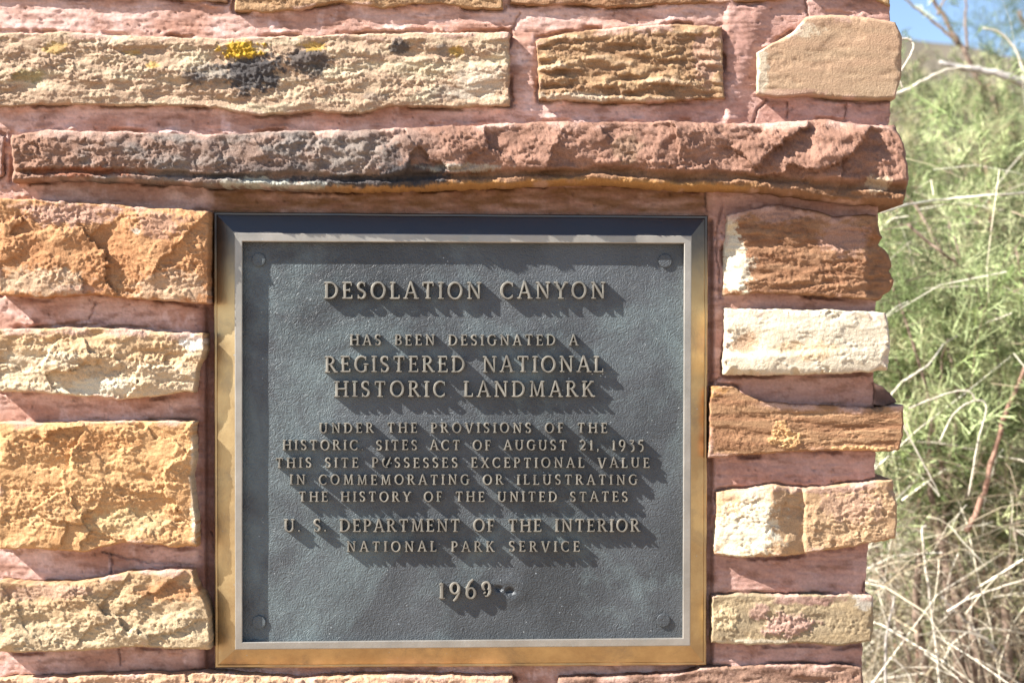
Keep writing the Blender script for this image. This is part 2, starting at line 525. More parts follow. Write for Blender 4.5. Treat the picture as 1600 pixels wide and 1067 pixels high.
# top edge of the frame
for i, (tp, bt, c) in enumerate([
    ([(-34, -95), (120, -100), (354, -92)], [(-34, -8), (90, -7), (180, -2), (250, -4), (300, 2), (354, 3)], ((190, 150, 120), (215, 175, 140))),
    ([(368, -92), (560, -100), (786, -95)], [(366, 18), (420, 19), (470, 15), (530, 3), (600, 13), (640, 8), (690, 6), (740, 14), (787, 15)], ((170, 125, 85), (200, 155, 105), (165, 120, 80))),
    ([(794, -96), (1000, -100), (1244, -95)], [(796, 6), (850, 10), (900, 7), (950, 13), (1000, 8), (1080, 6), (1180, 4), (1244, -3)], ((190, 140, 90), (170, 120, 80), (205, 165, 120))),
    ([(1268, -92), (1330, -95), (1388, -90)], [(1266, -6), (1320, -7), (1360, -4), (1391, 9)], ((180, 140, 90), (205, 165, 115)))]):
    stone(["pink tan stone along the top edge, leftmost of its course", "brown stone along the top edge, over the lichened stone",
           "ochre stone along the top edge, over the layered stone", "tan corner stone at the top edge"][i],
          tp, bt, p=(8, 10)[i % 2], edge=6, seed=10 + i, rough=(4.5, 26, 2), ridge=1.5, layer=(2.5, 12, 120), color=palette(*c, sc=(60, 20), seed=10 + i, ), back=(14 if i < 3 else 260))


# the long ledge
def ledge_shape(X, Y, pp, u, v):
    lower = sstep(0.70, 0.80, v + 0.06 * fbm(X / 60, Y / 40, 4.4, 3))
    lip = sstep(0.83, 0.87, v + 0.05 * fbm(X / 50, Y / 40, 8.4, 3)) * (1 - sstep(0.93, 0.97, v))
    return pp - lower * pp * 0.25 + lip * pp * 0.17 - 4 * sstep(0.2, 0, v)


def ledge_color(X, Y, u, v, H, lay):
    n = fbm(X / 60, Y / 30, 77, 5, .6)
    t = sstep(0.36, 0.52, u + 0.12 * n)
    left = mix(lin(152, 126, 112, K), lin(146, 134, 126, K), sstep(-.2, .5, n + (u - .2)))
    left = mix(left, lin(182, 132, 104, K), sstep(0.2, -0.1, u + .1 * n) * .7)
    right = mix(lin(178, 136, 116, K), lin(150, 112, 94, K), sstep(-.4, .5, n))
    C = mix(left, right, t)
    C = mix(C, lin(150, 112, 72, K), sstep(.72, .8, v + .05 * n) * .55 * sstep(.3, .45, u))
    C = mix(C, lin(196, 146, 88, K), sstep(.86, .93, v + .06 * n) * sstep(.3, .4, u) * (1 - sstep(.8, .86, u)) * .9)
    return C * (1 + .14 * fbm(X / 8, Y / 7, 31, 4, .6))[..., None]


stone("long projecting ledge stone, grey at one end and red brown at the other",
      [(18, 211), (80, 203), (200, 207), (330, 211), (440, 205), (540, 205), (620, 200), (720, 197), (830, 192), (930, 192), (1040, 190), (1130, 195), (1230, 192), (1290, 188), (1340, 196), (1398, 198)],
      [(20, 284), (100, 282), (200, 285), (330, 292), (430, 296), (520, 299), (620, 298), (720, 295), (830, 291), (940, 288), (1060, 297), (1140, 297), (1240, 306), (1330, 319), (1412, 322)],
      right=[(1398, 198), (1414, 230), (1420, 280), (1412, 322)],
      p=(52, 66), edge=8, drop=.3, seed=4, facets=(40, 4.5, .17), rough=(5.5, 24, 1.6), grain=1.3, ridge=1.3, layer=(7, 8, 90), fmask=lambda u, v: (.3 + .7 * sstep(.36, .5, u)) * (1 - .7 * sstep(.68, .78, v)), lmask=lambda u, v: .12 + .88 * sstep(.6, .72, v) * (.35 + .65 * sstep(.35, .7, u)),
      color=ledge_color, shape=ledge_shape, back=285,
      spots=[(560, 283, 120, 9, BLK, .9, 1), (360, 275, 60, 5, BLK, .8), (650, 272, 55, 20, BLK, .85, 1), (430, 262, 90, 10, BLK, .5), (610, 250, 18, 24, BLK, .6), (400, 286, 60, 8, LICH, .7, 1), (720, 262, 60, 7, LICH, .45), (480, 290, 50, 6, LICH, .5),
             (120, 268, 90, 8, lin(160, 85, 45, .6), .6), (1372, 288, 22, 12, lin(215, 190, 160, .7), .75), (980, 232, 26, 24, lin(158, 130, 106, .6), .6), (550, 240, 60, 28, lin(160, 150, 140, .6), .5)])
stone("small pinkish stone end left of the ledge", [(-34, 212), (-8, 210), (6, 213)], [(-34, 276), (-8, 277), (4, 275)], p=10, edge=8, seed=5, color=palette((190, 150, 135), (205, 165, 150), seed=5))

# courses left of the plaque
stone("orange brown rough stone with a pink mortar smear",
      [(-6, 310), (60, 312), (150, 317), (230, 324), (326, 330)], [(-4, 460), (60, 466), (140, 460), (200, 466), (260, 470), (326, 474)],
      p=36, edge=8, drop=.25, seed=6, facets=(12, 2.4, .08), rough=(5.0, 46, 1.4), ridge=1.9, grain=1.1,
      color=palette((196, 132, 76), (205, 148, 92), (190, 128, 74), (222, 172, 116), sc=(70, 60), seed=6, vgrad=.4, k=.72),
      spots=[(110, 335, 75, 18, PNK, .75), (250, 350, 40, 22, PNK, .55), (120, 452, 40, 8, PNK, .55), (60, 440, 70, 22, CRM, .35), (270, 450, 60, 26, CRM, .3), (212, 362, 6, 4, WHT, .9)])
stone("cream and orange layered stone with a white chip",
      [(-10, 515), (80, 512), (200, 513), (260, 520), (318, 520)], [(-10, 612), (90, 615), (180, 624), (240, 620), (304, 612)],
      right=[(318, 520), (320, 545), (308, 580), (304, 612)],
      p=34, edge=8, drop=.25, seed=7, facets=(10, 2.5, .11), rough=(5.5, 30, 2.2), ridge=1.8, layer=(2.2, 15, 110), grain=1.0,
      color=palette((192, 142, 88), (216, 172, 118), (228, 198, 156), (214, 180, 130), sc=(140, 26), seed=7, vgrad=.45, k=.68),
      spots=[(300, 534, 20, 14, lin(238, 232, 220, .8), .8), (150, 604, 55, 13, CRM, .85), (60, 560, 60, 14, CRM, .5), (195, 517, 26, 6, PNK, .8)])
stone("large golden stone with a rough split face",
      [(-3, 660), (100, 660), (200, 658), (303, 660)], [(-3, 857), (60, 858), (130, 862), (190, 848), (230, 850), (270, 855), (308, 853)],
      right=[(303, 660), (305, 700), (298, 740), (306, 800), (308, 853)],
      p=36, edge=8, drop=.25, seed=8, facets=(15, 2.4, .07), rough=(4.2, 46, 1.6), ridge=1.6, grain=1.0, layer=(1.2, 17, 130),
      color=palette((208, 150, 88), (218, 164, 100), (204, 150, 90), (226, 184, 128), sc=(90, 70), seed=8, vgrad=.3, k=.78),
      spots=[(120, 690, 90, 22, lin(190, 120, 66, .62), .4), (304, 760, 7, 90, CRM, .6), (200, 815, 60, 24, lin(226, 200, 150, .65), .5)])
stone("pale yellow stone with an orange upper band",
      [(-4, 907), (60, 911), (110, 909), (150, 904), (200, 893), (300, 890)], [(-4, 1018), (120, 1017), (200, 1010), (328, 1014)],
      right=[(300, 890), (315, 930), (327, 960), (328, 1014)],
      p=35, edge=8, drop=.25, seed=9, facets=(9, 2.2, .11), rough=(5.2, 34, 1.6), ridge=2.0, grain=1.0, layer=(1.4, 14, 120),
      color=palette((204, 150, 102), (214, 172, 120), (220, 190, 144), (214, 182, 136), sc=(110, 40), seed=9, vgrad=.65),
      spots=[(60, 925, 80, 12, PNK, .5), (270, 925, 50, 16, lin(190, 125, 75, .62), .55)])
# bottom course
stone("peach coloured stone under the plaque, top just in view",
      [(-6, 1060), (100, 1056), (230, 1052), (330, 1051), (400, 1054), (450, 1062), (540, 1056), (640, 1055), (720, 1058), (800, 1057)],
      [(-6, 1150), (200, 1155), (500, 1150), (800, 1153)], p=25, edge=8, drop=.5, seed=15, rough=(5.5, 30, 1.8), ridge=2, facets=(14, 2, .05),
      color=palette((222, 168, 122), (232, 184, 140), (218, 160, 116), sc=(80, 40), seed=15))
stone("red brown layered stone at the foot of the corner",
      [(872, 1060), (960, 1057), (1060, 1051), (1100, 1043), (1200, 1039), (1300, 1037), (1348, 1042)],
      [(872, 1150), (1100, 1155), (1350, 1150)], p=14, edge=6, seed=16, rough=(3.5, 20, 2.5), layer=(4, 9, 100), ridge=1,
      color=palette((158, 114, 90), (178, 136, 110), (140, 100, 80), (196, 150, 118), sc=(90, 12), seed=16, lay_mix=.4), back=285)


# corner stones right of the plaque
def g_shape(X, Y, pp, u, v):
    cut = 1172 + 14 * fbm(Y / 30, Y / 30, 3.2, 3) - 22 * v
    fac = np.clip((X - 1126) / np.maximum(cut - 1126, 8), 0, 1)
    keep = sstep(0.12, 0.22, v)
    fac = 1 - (1 - fac) * keep
    chip = sstep(1352, 1364, X + 7 * fbm(X / 14, Y / 14, 5, 3)) * sstep(.18, .3, v)
    return pp * (0.12 + 0.88 * fac) - chip * 14


stone("dark brown layered stone with a cream facet and chipped right end",
      [(1136, 336), (1165, 328), (1210, 319), (1260, 327), (1300, 338), (1370, 336)], [(1128, 462), (1180, 458), (1240, 460), (1300, 464), (1350, 468), (1372, 470)],
      right=[(1370, 336), (1372, 350), (1379, 372), (1372, 382), (1388, 398), (1393, 415), (1388, 424), (1397, 440), (1391, 455), (1382, 460), (1372, 470)], left=[(1136, 336), (1131, 400), (1128, 462)],
      p=25, edge=7, seed=20, layer=(2.6, 8, 90), rough=(2.6, 14, 3.4), grain=1.0, ridge=1.4, shape=g_shape, back=285,
      color=palette((136, 92, 60), (160, 108, 70), (180, 130, 88), (202, 158, 116), sc=(130, 14), seed=20, lay_mix=.4),
      spots=[(1147, 420, 26, 50, CRM, .97), (1136, 375, 16, 40, CRM, .9), (1215, 335, 45, 14, PNK, .7), (1320, 372, 40, 28, PNK, .55)])


def h_shape(X, Y, pp, u, v):
    roll = sstep(.62, .72, v + .1 * (u - .3)) * (1 - sstep(.9, 1, v)) * (1 - u) * 8
    dip = -7 * np.exp(-(((X - 1165) / 26) ** 2 + ((Y - 537) / 20) ** 2))
    return pp + roll + dip - 5 * sstep(.35, .0, v) * (1 - sstep(.5, 1, u) * .5) + 5 * np.sin(u * 3.0)


stone("bright cream corner stone, the palest block",
      [(1133, 483), (1200, 483), (1300, 485), (1383, 488)], [(1131, 586), (1200, 587), (1290, 585), (1386, 579)],
      right=[(1383, 488), (1390, 530), (1386, 579)],
      p=(38, 44), edge=11, drop=.5, seed=21, rough=(2.4, 50, 1.6), grain=.5, ridge=.4, shape=h_shape, back=285,
      color=palette((232, 206, 168), (240, 222, 190), (236, 214, 178), sc=(90, 40), seed=21, k=.60),
      spots=[(1166, 535, 22, 17, lin(205, 168, 135, .65), .85), (1260, 548, 50, 14, lin(230, 190, 140, .7), .5)])
stone("brown banded corner stone between two cream blocks",
      [(1110, 602), (1145, 603), (1165, 618), (1190, 627), (1250, 632), (1330, 635), (1370, 637), (1412, 632)],
      [(1107, 715), (1160, 711), (1230, 707), (1300, 704), (1370, 706), (1406, 703)],
      right=[(1412, 632), (1411, 680), (1406, 703)],
      p=22, edge=6, seed=22, layer=(1.6, 9, 200), rough=(2.4, 22, 3.2), grain=.6, back=285,
      color=palette((144, 98, 64), (172, 120, 78), (196, 148, 100), (154, 106, 70), sc=(200, 10), seed=22, lay_mix=.35),
      spots=[(1228, 686, 24, 13, lin(226, 178, 124, .7), .85, 4), (1222, 670, 12, 12, lin(220, 172, 120, .7), .8, 3), (1340, 702, 50, 6, lin(222, 176, 124, .7), .8, 4), (1120, 610, 20, 10, OCH, .5)])
stone("small dark stone wedge above the banded corner stone",
      [(1366, 598), (1376, 602), (1388, 614)], [(1364, 633), (1380, 634), (1402, 629)], p=4, edge=5, seed=23, rough=(2, 16, 1.5), back=200,
      color=palette((110, 82, 74), (134, 100, 88), seed=23))


def j_shape(X, Y, pp, u, v):
    left = 1 - sstep(1246, 1256, X + 6 * fbm(Y / 25, Y / 25, 9, 2))
    rid = 1207 - 26 * (v - .15) + 8 * fbm(Y / 20, Y / 20, 3.5, 2) + 35 * sstep(.6, .95, v)
    sl = np.clip((X - 1118) / (rid - 1118), 0, 1)
    fall = np.clip((X - rid) / (1256 - rid), 0, 1)
    return pp * (1 - left) * .82 + left * (pp * (0.42 + 0.72 * sl) - fall * 17) - 4 * np.exp(-((X - 1254) / 4) ** 2)


stone("cream and tan corner stone broken into two blocks",
      [(1120, 769), (1160, 765), (1210, 758), (1260, 765), (1330, 757), (1394, 751)], [(1115, 867), (1170, 872), (1250, 866), (1330, 855), (1400, 840)],
      right=[(1394, 751), (1402, 800), (1400, 840)], left=[(1120, 769), (1117, 820), (1115, 867)],
      p=34, edge=8, drop=.5, seed=24, rough=(3.4, 30, 1.4), ridge=1.6, grain=1.0, facets=(9, 1.2, .03), shape=j_shape, back=285,
      color=palette((206, 160, 110), (214, 172, 124), (200, 150, 104), sc=(80, 50), seed=24),
      spots=[(1165, 832, 56, 44, CRM, .9), (1185, 785, 26, 26, CRM, .6), (1325, 790, 50, 26, PNK, .45), (1275, 764, 90, 6, PNK, .6)])
stone("yellow grey corner stone with pink mortar smears",
      [(1113, 932), (1160, 928), (1230, 929), (1300, 928), (1364, 932)], [(1112, 1002), (1170, 1008), (1250, 1005), (1310, 1010), (1360, 1003)],
      right=[(1364, 932), (1366, 970), (1360, 1003)],
      p=20, edge=7, seed=25, rough=(2.2, 36, 1.8), grain=.7, layer=(1, 14, 160), back=285,
      color=palette((176, 146, 100), (190, 162, 118), (180, 156, 118), (200, 176, 136), sc=(110, 26), seed=25),
      spots=[(1230, 976, 40, 18, PNK, .9, 5), (1185, 955, 14, 14, PNK, .8, 2), (1130, 965, 22, 20, lin(214, 190, 150, .68), .8, 3), (1262, 938, 50, 7, lin(160, 116, 110, .6), .7), (1350, 940, 20, 12, lin(206, 200, 190, .7), .6), (1180, 1003, 60, 5, CRM, .6)])

N_SEEN = len(OUTLINES)


# courses of the same wall beyond the picture, coarser
def far_course(y0, y1, x0, x1, seed):
    r = random.Random(seed)
    x = x0
    while x < x1 - 70:
        w = r.uniform(170, 420)
        xe = min(x + w, x1)
        if x1 - xe < 90: xe = x1
        c = r.choice([((205, 150, 95), (220, 180, 130)), ((170, 120, 85), (150, 105, 75)), ((222, 190, 140), (200, 160, 110))])
        tp = [(x, y0 + r.uniform(-6, 6)), ((x + xe) / 2, y0 + r.uniform(-6, 6)), (xe, y0 + r.uniform(-6, 6))]
        bt = [(x, y1 + r.uniform(-6, 6)), ((x + xe) / 2, y1 + r.uniform(-6, 6)), (xe, y1 + r.uniform(-6, 6))]
        stone(r.choice(["tan", "ochre", "brown"]) + " sandstone block", tp, bt, p=r.uniform(12, 20), edge=9, seed=seed * 7 + int(x) % 91, rough=(5, 36, 1.6),
              color=palette(*c, seed=seed), step=6, back=(260 if xe > x1 - 1 else 14))["label"] = "sandstone block of the same monument"
        x = xe + r.uniform(26, 44)


for i, (a, b) in enumerate([(-600, -470), (-430, -330), (-290, -135)]):
    far_course(a, b, -335, 1385, 200 + i)
for i, (a, b) in enumerate([(1190, 1300), (1340, 1460), (1500, 1580), (1620, 1760), (1800, 1920), (1960, 2120), (2160, 2300), (2340, 2470)]):
    far_course(a, b, -335, 1345, 220 + i)
for i, (a, b) in enumerate([(-95, -10), (40, 160), (205, 290), (330, 460), (505, 610), (655, 800), (840, 1010), (1055, 1150)]):
    far_course(a, b, -335, -78, 240 + i)


# ------------------------------------------------------------------ mortar
def mortar_sheet(x0, x1f, y0, y1, step, name="mortar"):
    ny = int((y1 - y0) / step); Yv = np.linspace(y0, y1, ny)
    xr = x1f(Yv) + 3.0 * fbm(Yv / 18, Yv * 0, 2.2, 4, .6)
    nx = int((xr.max() - x0) / step)
    t = np.linspace(0, 1, nx)[None, :]
    X = x0 + (xr[:, None] - x0) * t; Y = Yv[:, None] + 0 * X
    # distance to the nearest stone outline
    gx0, gy0, gs = x0 - 10, y0 - 10, 2.0
    gw = int((xr.max() + 20 - gx0) / gs); gh = int((y1 + 20 - gy0) / gs)
    dist = np.full((gh, gw), 99.0)
    for o in OUTLINES:
        k = ((o[:, 0] - gx0) / gs).round().astype(int); j = ((o[:, 1] - gy0) / gs).round().astype(int)
        ok = (k >= 0) & (k < gw) & (j >= 0) & (j < gh)
        dist[j[ok], k[ok]] = 0
    for _ in range(10):
        for (dx, dy, c) in ((1, 0, gs), (-1, 0, gs), (0, 1, gs), (0, -1, gs), (1, 1, gs * 1.41), (-1, -1, gs * 1.41), (1, -1, gs * 1.41), (-1, 1, gs * 1.41)):
            sh = np.roll(np.roll(dist, dy, 0), dx, 1) + c
            dist = np.minimum(dist, sh)
    dd = dist[np.clip(((Y - gy0) / gs).round().astype(int), 0, gh - 1), np.clip(((X - gx0) / gs).round().astype(int), 0, gw - 1)]
    H = 1.8 * fbm(X / 90, Y / 30, 50, 4) + 2.0 * fbm(X / 18, Y / 9, 51, 5, .62) + .38 * fbm(X / 5, Y / 5, 52, 2) - 3 * sstep(.55, .7, fbm(X / 9, Y / 9, 64, 3)) + 1.1 * fbm(X / 70, Y / 3.5, 65, 3)
    # hairline gaps along some of the stones and lumps of mortar squeezed over others
    gap = sstep(-.05, .25, fbm(X / 80, Y / 60, 53, 3))
    gap *= 1 - sstep(1120, 1135, X) * sstep(295, 305, Y) * sstep(350, 342, Y)
    H -= 10 * gap * sstep(6.5, 2.5, dd)
    lump = sstep(.15, .55, fbm(X / 60, Y / 26, 54, 4))
    H += 6 * lump * sstep(14, 2, dd) * (1 + .8 * fbm(X / 9, Y / 9, 55, 3))
    # broad joint at the upper right, nearly flush with the stones
    H += 7 * sstep(1128, 1140, X) * sstep(196, 186, Y) * sstep(1200, 1170, X + .3 * (Y - 60))
    H += 4 * sstep(798, 812, X) * sstep(842, 828, X) * sstep(190, 170, Y) * sstep(50, 66, Y)
    # recess round the plaque
    H -= 15 * sstep(318, 326, X) * sstep(1118, 1108, X) * sstep(340, 350, Y)
    for cr in CRACKS:
        cr = np.asarray(cr, float)
        best = np.full(X.shape, 1e9)
        x_, y_ = X + 3 * fbm(X / 12, Y / 12, 61, 3), Y + 3 * fbm(X / 12, Y / 12, 62, 3)
        for a, b in zip(cr[:-1], cr[1:]):
            ab = b - a; q = np.clip(((x_ - a[0]) * ab[0] + (y_ - a[1]) * ab[1]) / (ab @ ab), 0, 1)
            best = np.minimum(best, np.hypot(x_ - a[0] - q * ab[0], y_ - a[1] - q * ab[1]))
        H -= 6 * sstep(2.2, .4, best)
    n = fbm(X / 110, Y / 40, 56, 5, .6); n2 = fbm(X / 30, Y / 60, 57, 5, .6)
    C = mix(lin(216, 180, 168, .86), lin(186, 142, 124, .82), sstep(-.35, .35, n))
    C = mix(C, lin(178, 138, 128, .76), sstep(900, 1200, X + 120 * n) * .6)
    C = mix(C, lin(228, 200, 194, .92), sstep(.12, .55, n2) * .6 * (1 - .8 * sstep(1040, 1110, X)))
    under = sstep(300, 322, Y) * 0
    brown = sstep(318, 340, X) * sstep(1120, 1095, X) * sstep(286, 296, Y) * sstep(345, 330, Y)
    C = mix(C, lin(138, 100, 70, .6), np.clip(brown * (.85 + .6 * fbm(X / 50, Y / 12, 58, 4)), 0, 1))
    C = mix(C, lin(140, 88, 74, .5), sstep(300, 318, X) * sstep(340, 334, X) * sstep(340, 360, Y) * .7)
    C = mix(C, lin(156, 114, 96, .66), sstep(.0, .4, fbm(X / 46, Y / 16, 63, 6, .68)) * .65)
    C = C * (1 + .22 * fbm(X / 10, Y / 8, 59, 5, .7))[..., None]
    V = np.stack(W(X, Y, H), -1).reshape(-1, 3)
    idx = np.arange(nx * ny).reshape(ny, nx)
    F = np.stack([idx[:-1, :-1], idx[1:, :-1], idx[1:, 1:], idx[:-1, 1:]], -1).reshape(-1, 4)
    # the return of the corner
    e = V[idx[:, -1]]; allV = [V]; allC = [C.reshape(-1, 3)]; prev = idx[:, -1]; cnt = len(V); FF = [F]
    for k in range(1, 9):
        q = e.copy(); q[:, 1] += 0.026 * k; q[:, 0] += 0.002 * fbm(q[:, 1] * 30, q[:, 2] * 30, 70, 3)
        allV.append(q); allC.append(C[:, -1])
        cur = np.arange(cnt, cnt + ny); cnt += ny
        FF.append(np.stack([prev[:-1], prev[1:], cur[1:], cur[:-1]], -1)); prev = cur
    return np.concatenate(allV), np.concatenate(FF), np.concatenate(allC)


CRACKS = [[(1198, 156), (1184, 172), (1177, 192)], [(1230, 160), (1230, 182)], [(1258, 0), (1262, 26)], [(150, 470), (140, 500), (60, 512)], [(172, 862), (176, 880), (172, 896)],
          [(812, 20), (800, 48)], [(1130, 320), (1118, 370), (1124, 440)], [(186, 1016), (190, 1040)], [(1322, 160), (1320, 186)], [(1100, 296), (1104, 330)], [(1352, 905), (1346, 930)], [(340, 870), (330, 830)],
          [(1110, 600), (1124, 590)], [(160, 862), (230, 878), (300, 882)]]


def xr(y):
    return np.interp(y, [-120, 20, 190, 200, 330, 480, 590, 640, 700, 760, 870, 930, 1010, 1180],
                     [1388, 1390, 1391, 1386, 1372, 1368, 1365, 1366, 1368, 1366, 1355, 1352, 1347, 1345])


v, f, c = mortar_sheet(-60, xr, -125, 1175, 2.2)
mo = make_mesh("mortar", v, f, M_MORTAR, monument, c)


# core of the wall, just behind the mortar face, with the joints beyond the picture
def box_mesh(x0, x1, y0, y1, z0, z1):
    V = np.array([(x, y, z) for x in (x0, x1) for y in (y0, y1) for z in (z0, z1)])
    F = [(0, 1, 3, 2), (4, 6, 7, 5), (0, 4, 5, 1), (2, 3, 7, 6), (0, 2, 6, 4), (1, 5, 7, 3)]
    return V, F


v, f = box_mesh((-330 - 800) * S, (1336 - 800) * S, 0.021, 0.21, 0.0, CZ + (533 + 640) * S)
core = make_mesh("core", v, [list(q) for q in f], M_MORTAR, monument, np.tile(lin(196, 142, 128, .58), (8, 1)), smooth=False)
for (a, b, x0, x1) in ((-640, -127, -330, 1384), (1177, 2480, -330, 1342), (-127, 1177, -330, -62)):
    yy = np.linspace(a, b, max(3, int((b - a) / 12))); xx = np.linspace(x0, x1, max(3, int((x1 - x0) / 12)))
    X, Y = np.meshgrid(xx, yy)
    H = 2 * fbm(X / 90, Y / 30, 50, 3)
    V = np.stack(W(X, Y, H), -1).reshape(-1, 3)
    ix = np.arange(X.size).reshape(X.shape)
    F = np.stack([ix[:-1, :-1], ix[1:, :-1], ix[1:, 1:], ix[:-1, 1:]], -1).reshape(-1, 4)
    Cc = mix(lin(216, 180, 168, .86), lin(186, 142, 124, .82), sstep(-.4, .5, fbm(X / 110, Y / 40, 56, 4))).reshape(-1, 3)
    make_mesh("mortar", V, F, M_MORTAR, monument, Cc)
v, f = box_mesh((-350 - 800) * S, (1400 - 800) * S, -0.02, 0.23, CZ + (533 + 640) * S, CZ + (533 + 720) * S)
make_mesh("coping", v, [list(q) for q in f], M_STONE, monument, np.tile(lin(205, 165, 120, .6), (8, 1)), smooth=False)

# ------------------------------------------------------------------ the bronze plaque
plaque = empty("bronze_plaque", (0, -0.01, CZ), "rectangular cast bronze plaque with raised lettering and golden frame, set into the stonework", "plaque")
HP, HB, HL = 9.0, 22.5, 8.0       # panel, bead and lip heights above the mortar plane


def quad_pt(q, a, b):
    """bilinear point in a quad TL,TR,BR,BL"""
    q = np.asarray(q, float)
    return (1 - a) * (1 - b) * q[0] + a * (1 - b) * q[1] + a * b * q[2] + (1 - a) * b * q[3]


def ring_mesh(name, rings, mat, n=90, jitter=0.35, seed=0):
    """mitred moulding: rings of (quad, height), n steps along each side, mitre corners kept sharp"""
    V = []; F = []
    for s in range(4):
        i0 = len(V)
        for k in range(n + 1):
            t = k / n
            for r, (q, h) in enumerate(rings):
                a = np.asarray(q[s], float); b = np.asarray(q[(s + 1) % 4], float)
                p = a + (b - a) * t
                wob = jitter * math.sin(math.pi * t) ** .3 if 0 < t < 1 else 0
                j = wob * float(fbm(np.array(t * 9 + s * 20.0), np.array(r * 3.3 + seed), seed * 1.0, 3))
                j2 = wob * float(fbm(np.array(t * 9 + s * 20.0 + 50), np.array(r * 3.3 + seed), seed * 1.0, 3))
                V.append(W(p[0] + j, p[1] + j, h + j2))
        m = len(rings)
        for k in range(n):
            for r in range(m - 1):
                F.append([i0 + k * m + r, i0 + (k + 1) * m + r, i0 + (k + 1) * m + r + 1, i0 + k * m + r + 1])
    return make_mesh(name, np.array([[float(c) for c in v] for v in V]), F, mat, plaque, smooth=False)


def inset(q, d):
    (a, b, c, e) = q
    return [(a[0] + d, a[1] + d), (b[0] - d, b[1] + d), (c[0] - d, c[1] - d), (e[0] + d, e[1] - d)]


Q_OUT = [(334, 331.5), (1106, 337), (1103.5, 1038.5), (336, 1043)]
Q_BO = [(366.5, 364), (1080.5, 368.5), (1078.5, 1008.5), (367.5, 1014.5)]
Q_BI = [(378.5, 377.5), (1069, 380.5), (1067, 996.5), (378.5, 1003)]
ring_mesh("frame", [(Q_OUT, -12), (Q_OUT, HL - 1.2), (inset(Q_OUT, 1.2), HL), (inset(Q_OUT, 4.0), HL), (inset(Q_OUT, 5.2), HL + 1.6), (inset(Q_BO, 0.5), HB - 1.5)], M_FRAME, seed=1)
ring_mesh("rim", [(inset(Q_BO, -.3), HB - 3.0), (Q_BO, HB - .6), (inset(Q_BO, 1.0), HB), (inset(Q_BI, -1.2), HB), (Q_BI, HB - 1.0), (inset(Q_BI, .8), HP - 1)], M_RIM, seed=2, jitter=.3)

# panel with pebbled casting, undulations and two dents
nx, ny = 300, 270
a = np.linspace(-0.005, 1.005, nx)[None, :]; b = np.linspace(-0.005, 1.005, ny)[:, None]
q = np.asarray(Q_BI, float)
PX = (1 - a) * (1 - b) * q[0, 0] + a * (1 - b) * q[1, 0] + a * b * q[2, 0] + (1 - a) * b * q[3, 0]
PY = (1 - a) * (1 - b) * q[0, 1] + a * (1 - b) * q[1, 1] + a * b * q[2, 1] + (1 - a) * b * q[3, 1]


def panel_h(x, y):
    h = HP + 0.55 * fbm(x / 120, y / 120, 90, 3)
    r = np.hypot((x - 797) / 1.25, y - 923) + 2.5 * fbm(x / 8, y / 8, 91, 2)
    h = h - 5 * sstep(7, 2, r) + 1.0 * np.exp(-((r - 14) / 9) ** 2)
    r = np.hypot((x - 779) / 1.3, y - 919) + 2 * fbm(x / 6, y / 6, 93, 2)
    h = h - 5 * sstep(6, 2, r)
    r = np.hypot(x - 606, y - 722)
    h = h - 5 * sstep(9, 2, r)
    return h


PH = panel_h(PX, PY)
V = np.stack(W(PX, PY, PH), -1).reshape(-1, 3)
ix = np.arange(nx * ny).reshape(ny, nx)
F = np.stack([ix[:-1, :-1], ix[1:, :-1], ix[1:, 1:], ix[:-1, 1:]], -1).reshape(-1, 4)
make_mesh("panel", V, F, M_PANEL, plaque)

# rivets
for (rx, ry) in ((404, 406), (1039.5, 407.5), (1036.5, 969), (404.5, 972)):
    R = 10.5; V = []; F = []; n = 36
    prof = [(1.0, -1.5), (1.0, 2.4), (.95, 3.0), (.86, 3.15), (.55, 3.2), (.3, 3.22), (0.02, 3.23)]
    for (rr, h) in prof:
        for k in range(n):
            t = 2 * math.pi * k / n
            V.append(W(rx + R * rr * math.cos(t), ry + R * rr * math.sin(t), HP + h))
    for r in range(len(prof) - 1):
        for k in range(n):
            F.append([r * n + k, r * n + (k + 1) % n, (r + 1) * n + (k + 1) % n, (r + 1) * n + k])
    F.append(list(range((len(prof) - 1) * n, len(prof) * n)))
    make_mesh("rivet", np.array([[float(c) for c in v] for v in V]), F, M_PANEL, plaque, smooth=False)

# ------------------------------------------------------------------ raised roman capitals, built from strokes
TK, TN = 0.165, 0.108       # thick and thin stroke widths for a cap height of 1


def arc(cx, cy, rx, ry, a0, a1, n=18, thick=TK, thin=TN):
    pts = []; ws = []
    for k in range(n + 1):
        t = math.radians(a0 + (a1 - a0) * k / n)
        pts.append((cx + rx * math.cos(t), cy + ry * math.sin(t)))
        ws.append(thin + (thick - thin) * abs(math.cos(t)) ** 1.3)
    return pts, ws


def ln(x0, y0, x1, y1, w):
    return [(x0, y0), (x1, y1)], [w, w]


def sf(x, y, w=0.34, up=0):
    """bracketed serif: a short bar, a little thicker at its middle"""
    t = 0.075
    yy = y + (t / 2 if y < .5 else -t / 2)
    return [(x - w / 2, yy), (x - w * .15, yy), (x + w * .15, yy), (x + w / 2, yy)], [t, t * 1.5, t * 1.5, t]


def vs(x, y, dy, w=0.075):
    """vertical terminal serif"""
    return [(x, y), (x, y + dy)], [w * 1.1, w * .9]


def stem(x, s=True, w=TK, y0=0.02, y1=0.98):
    out = [ln(x, y0, x, y1, w)]
    if s: out += [sf(x, 0), sf(x, 1)]
    return out


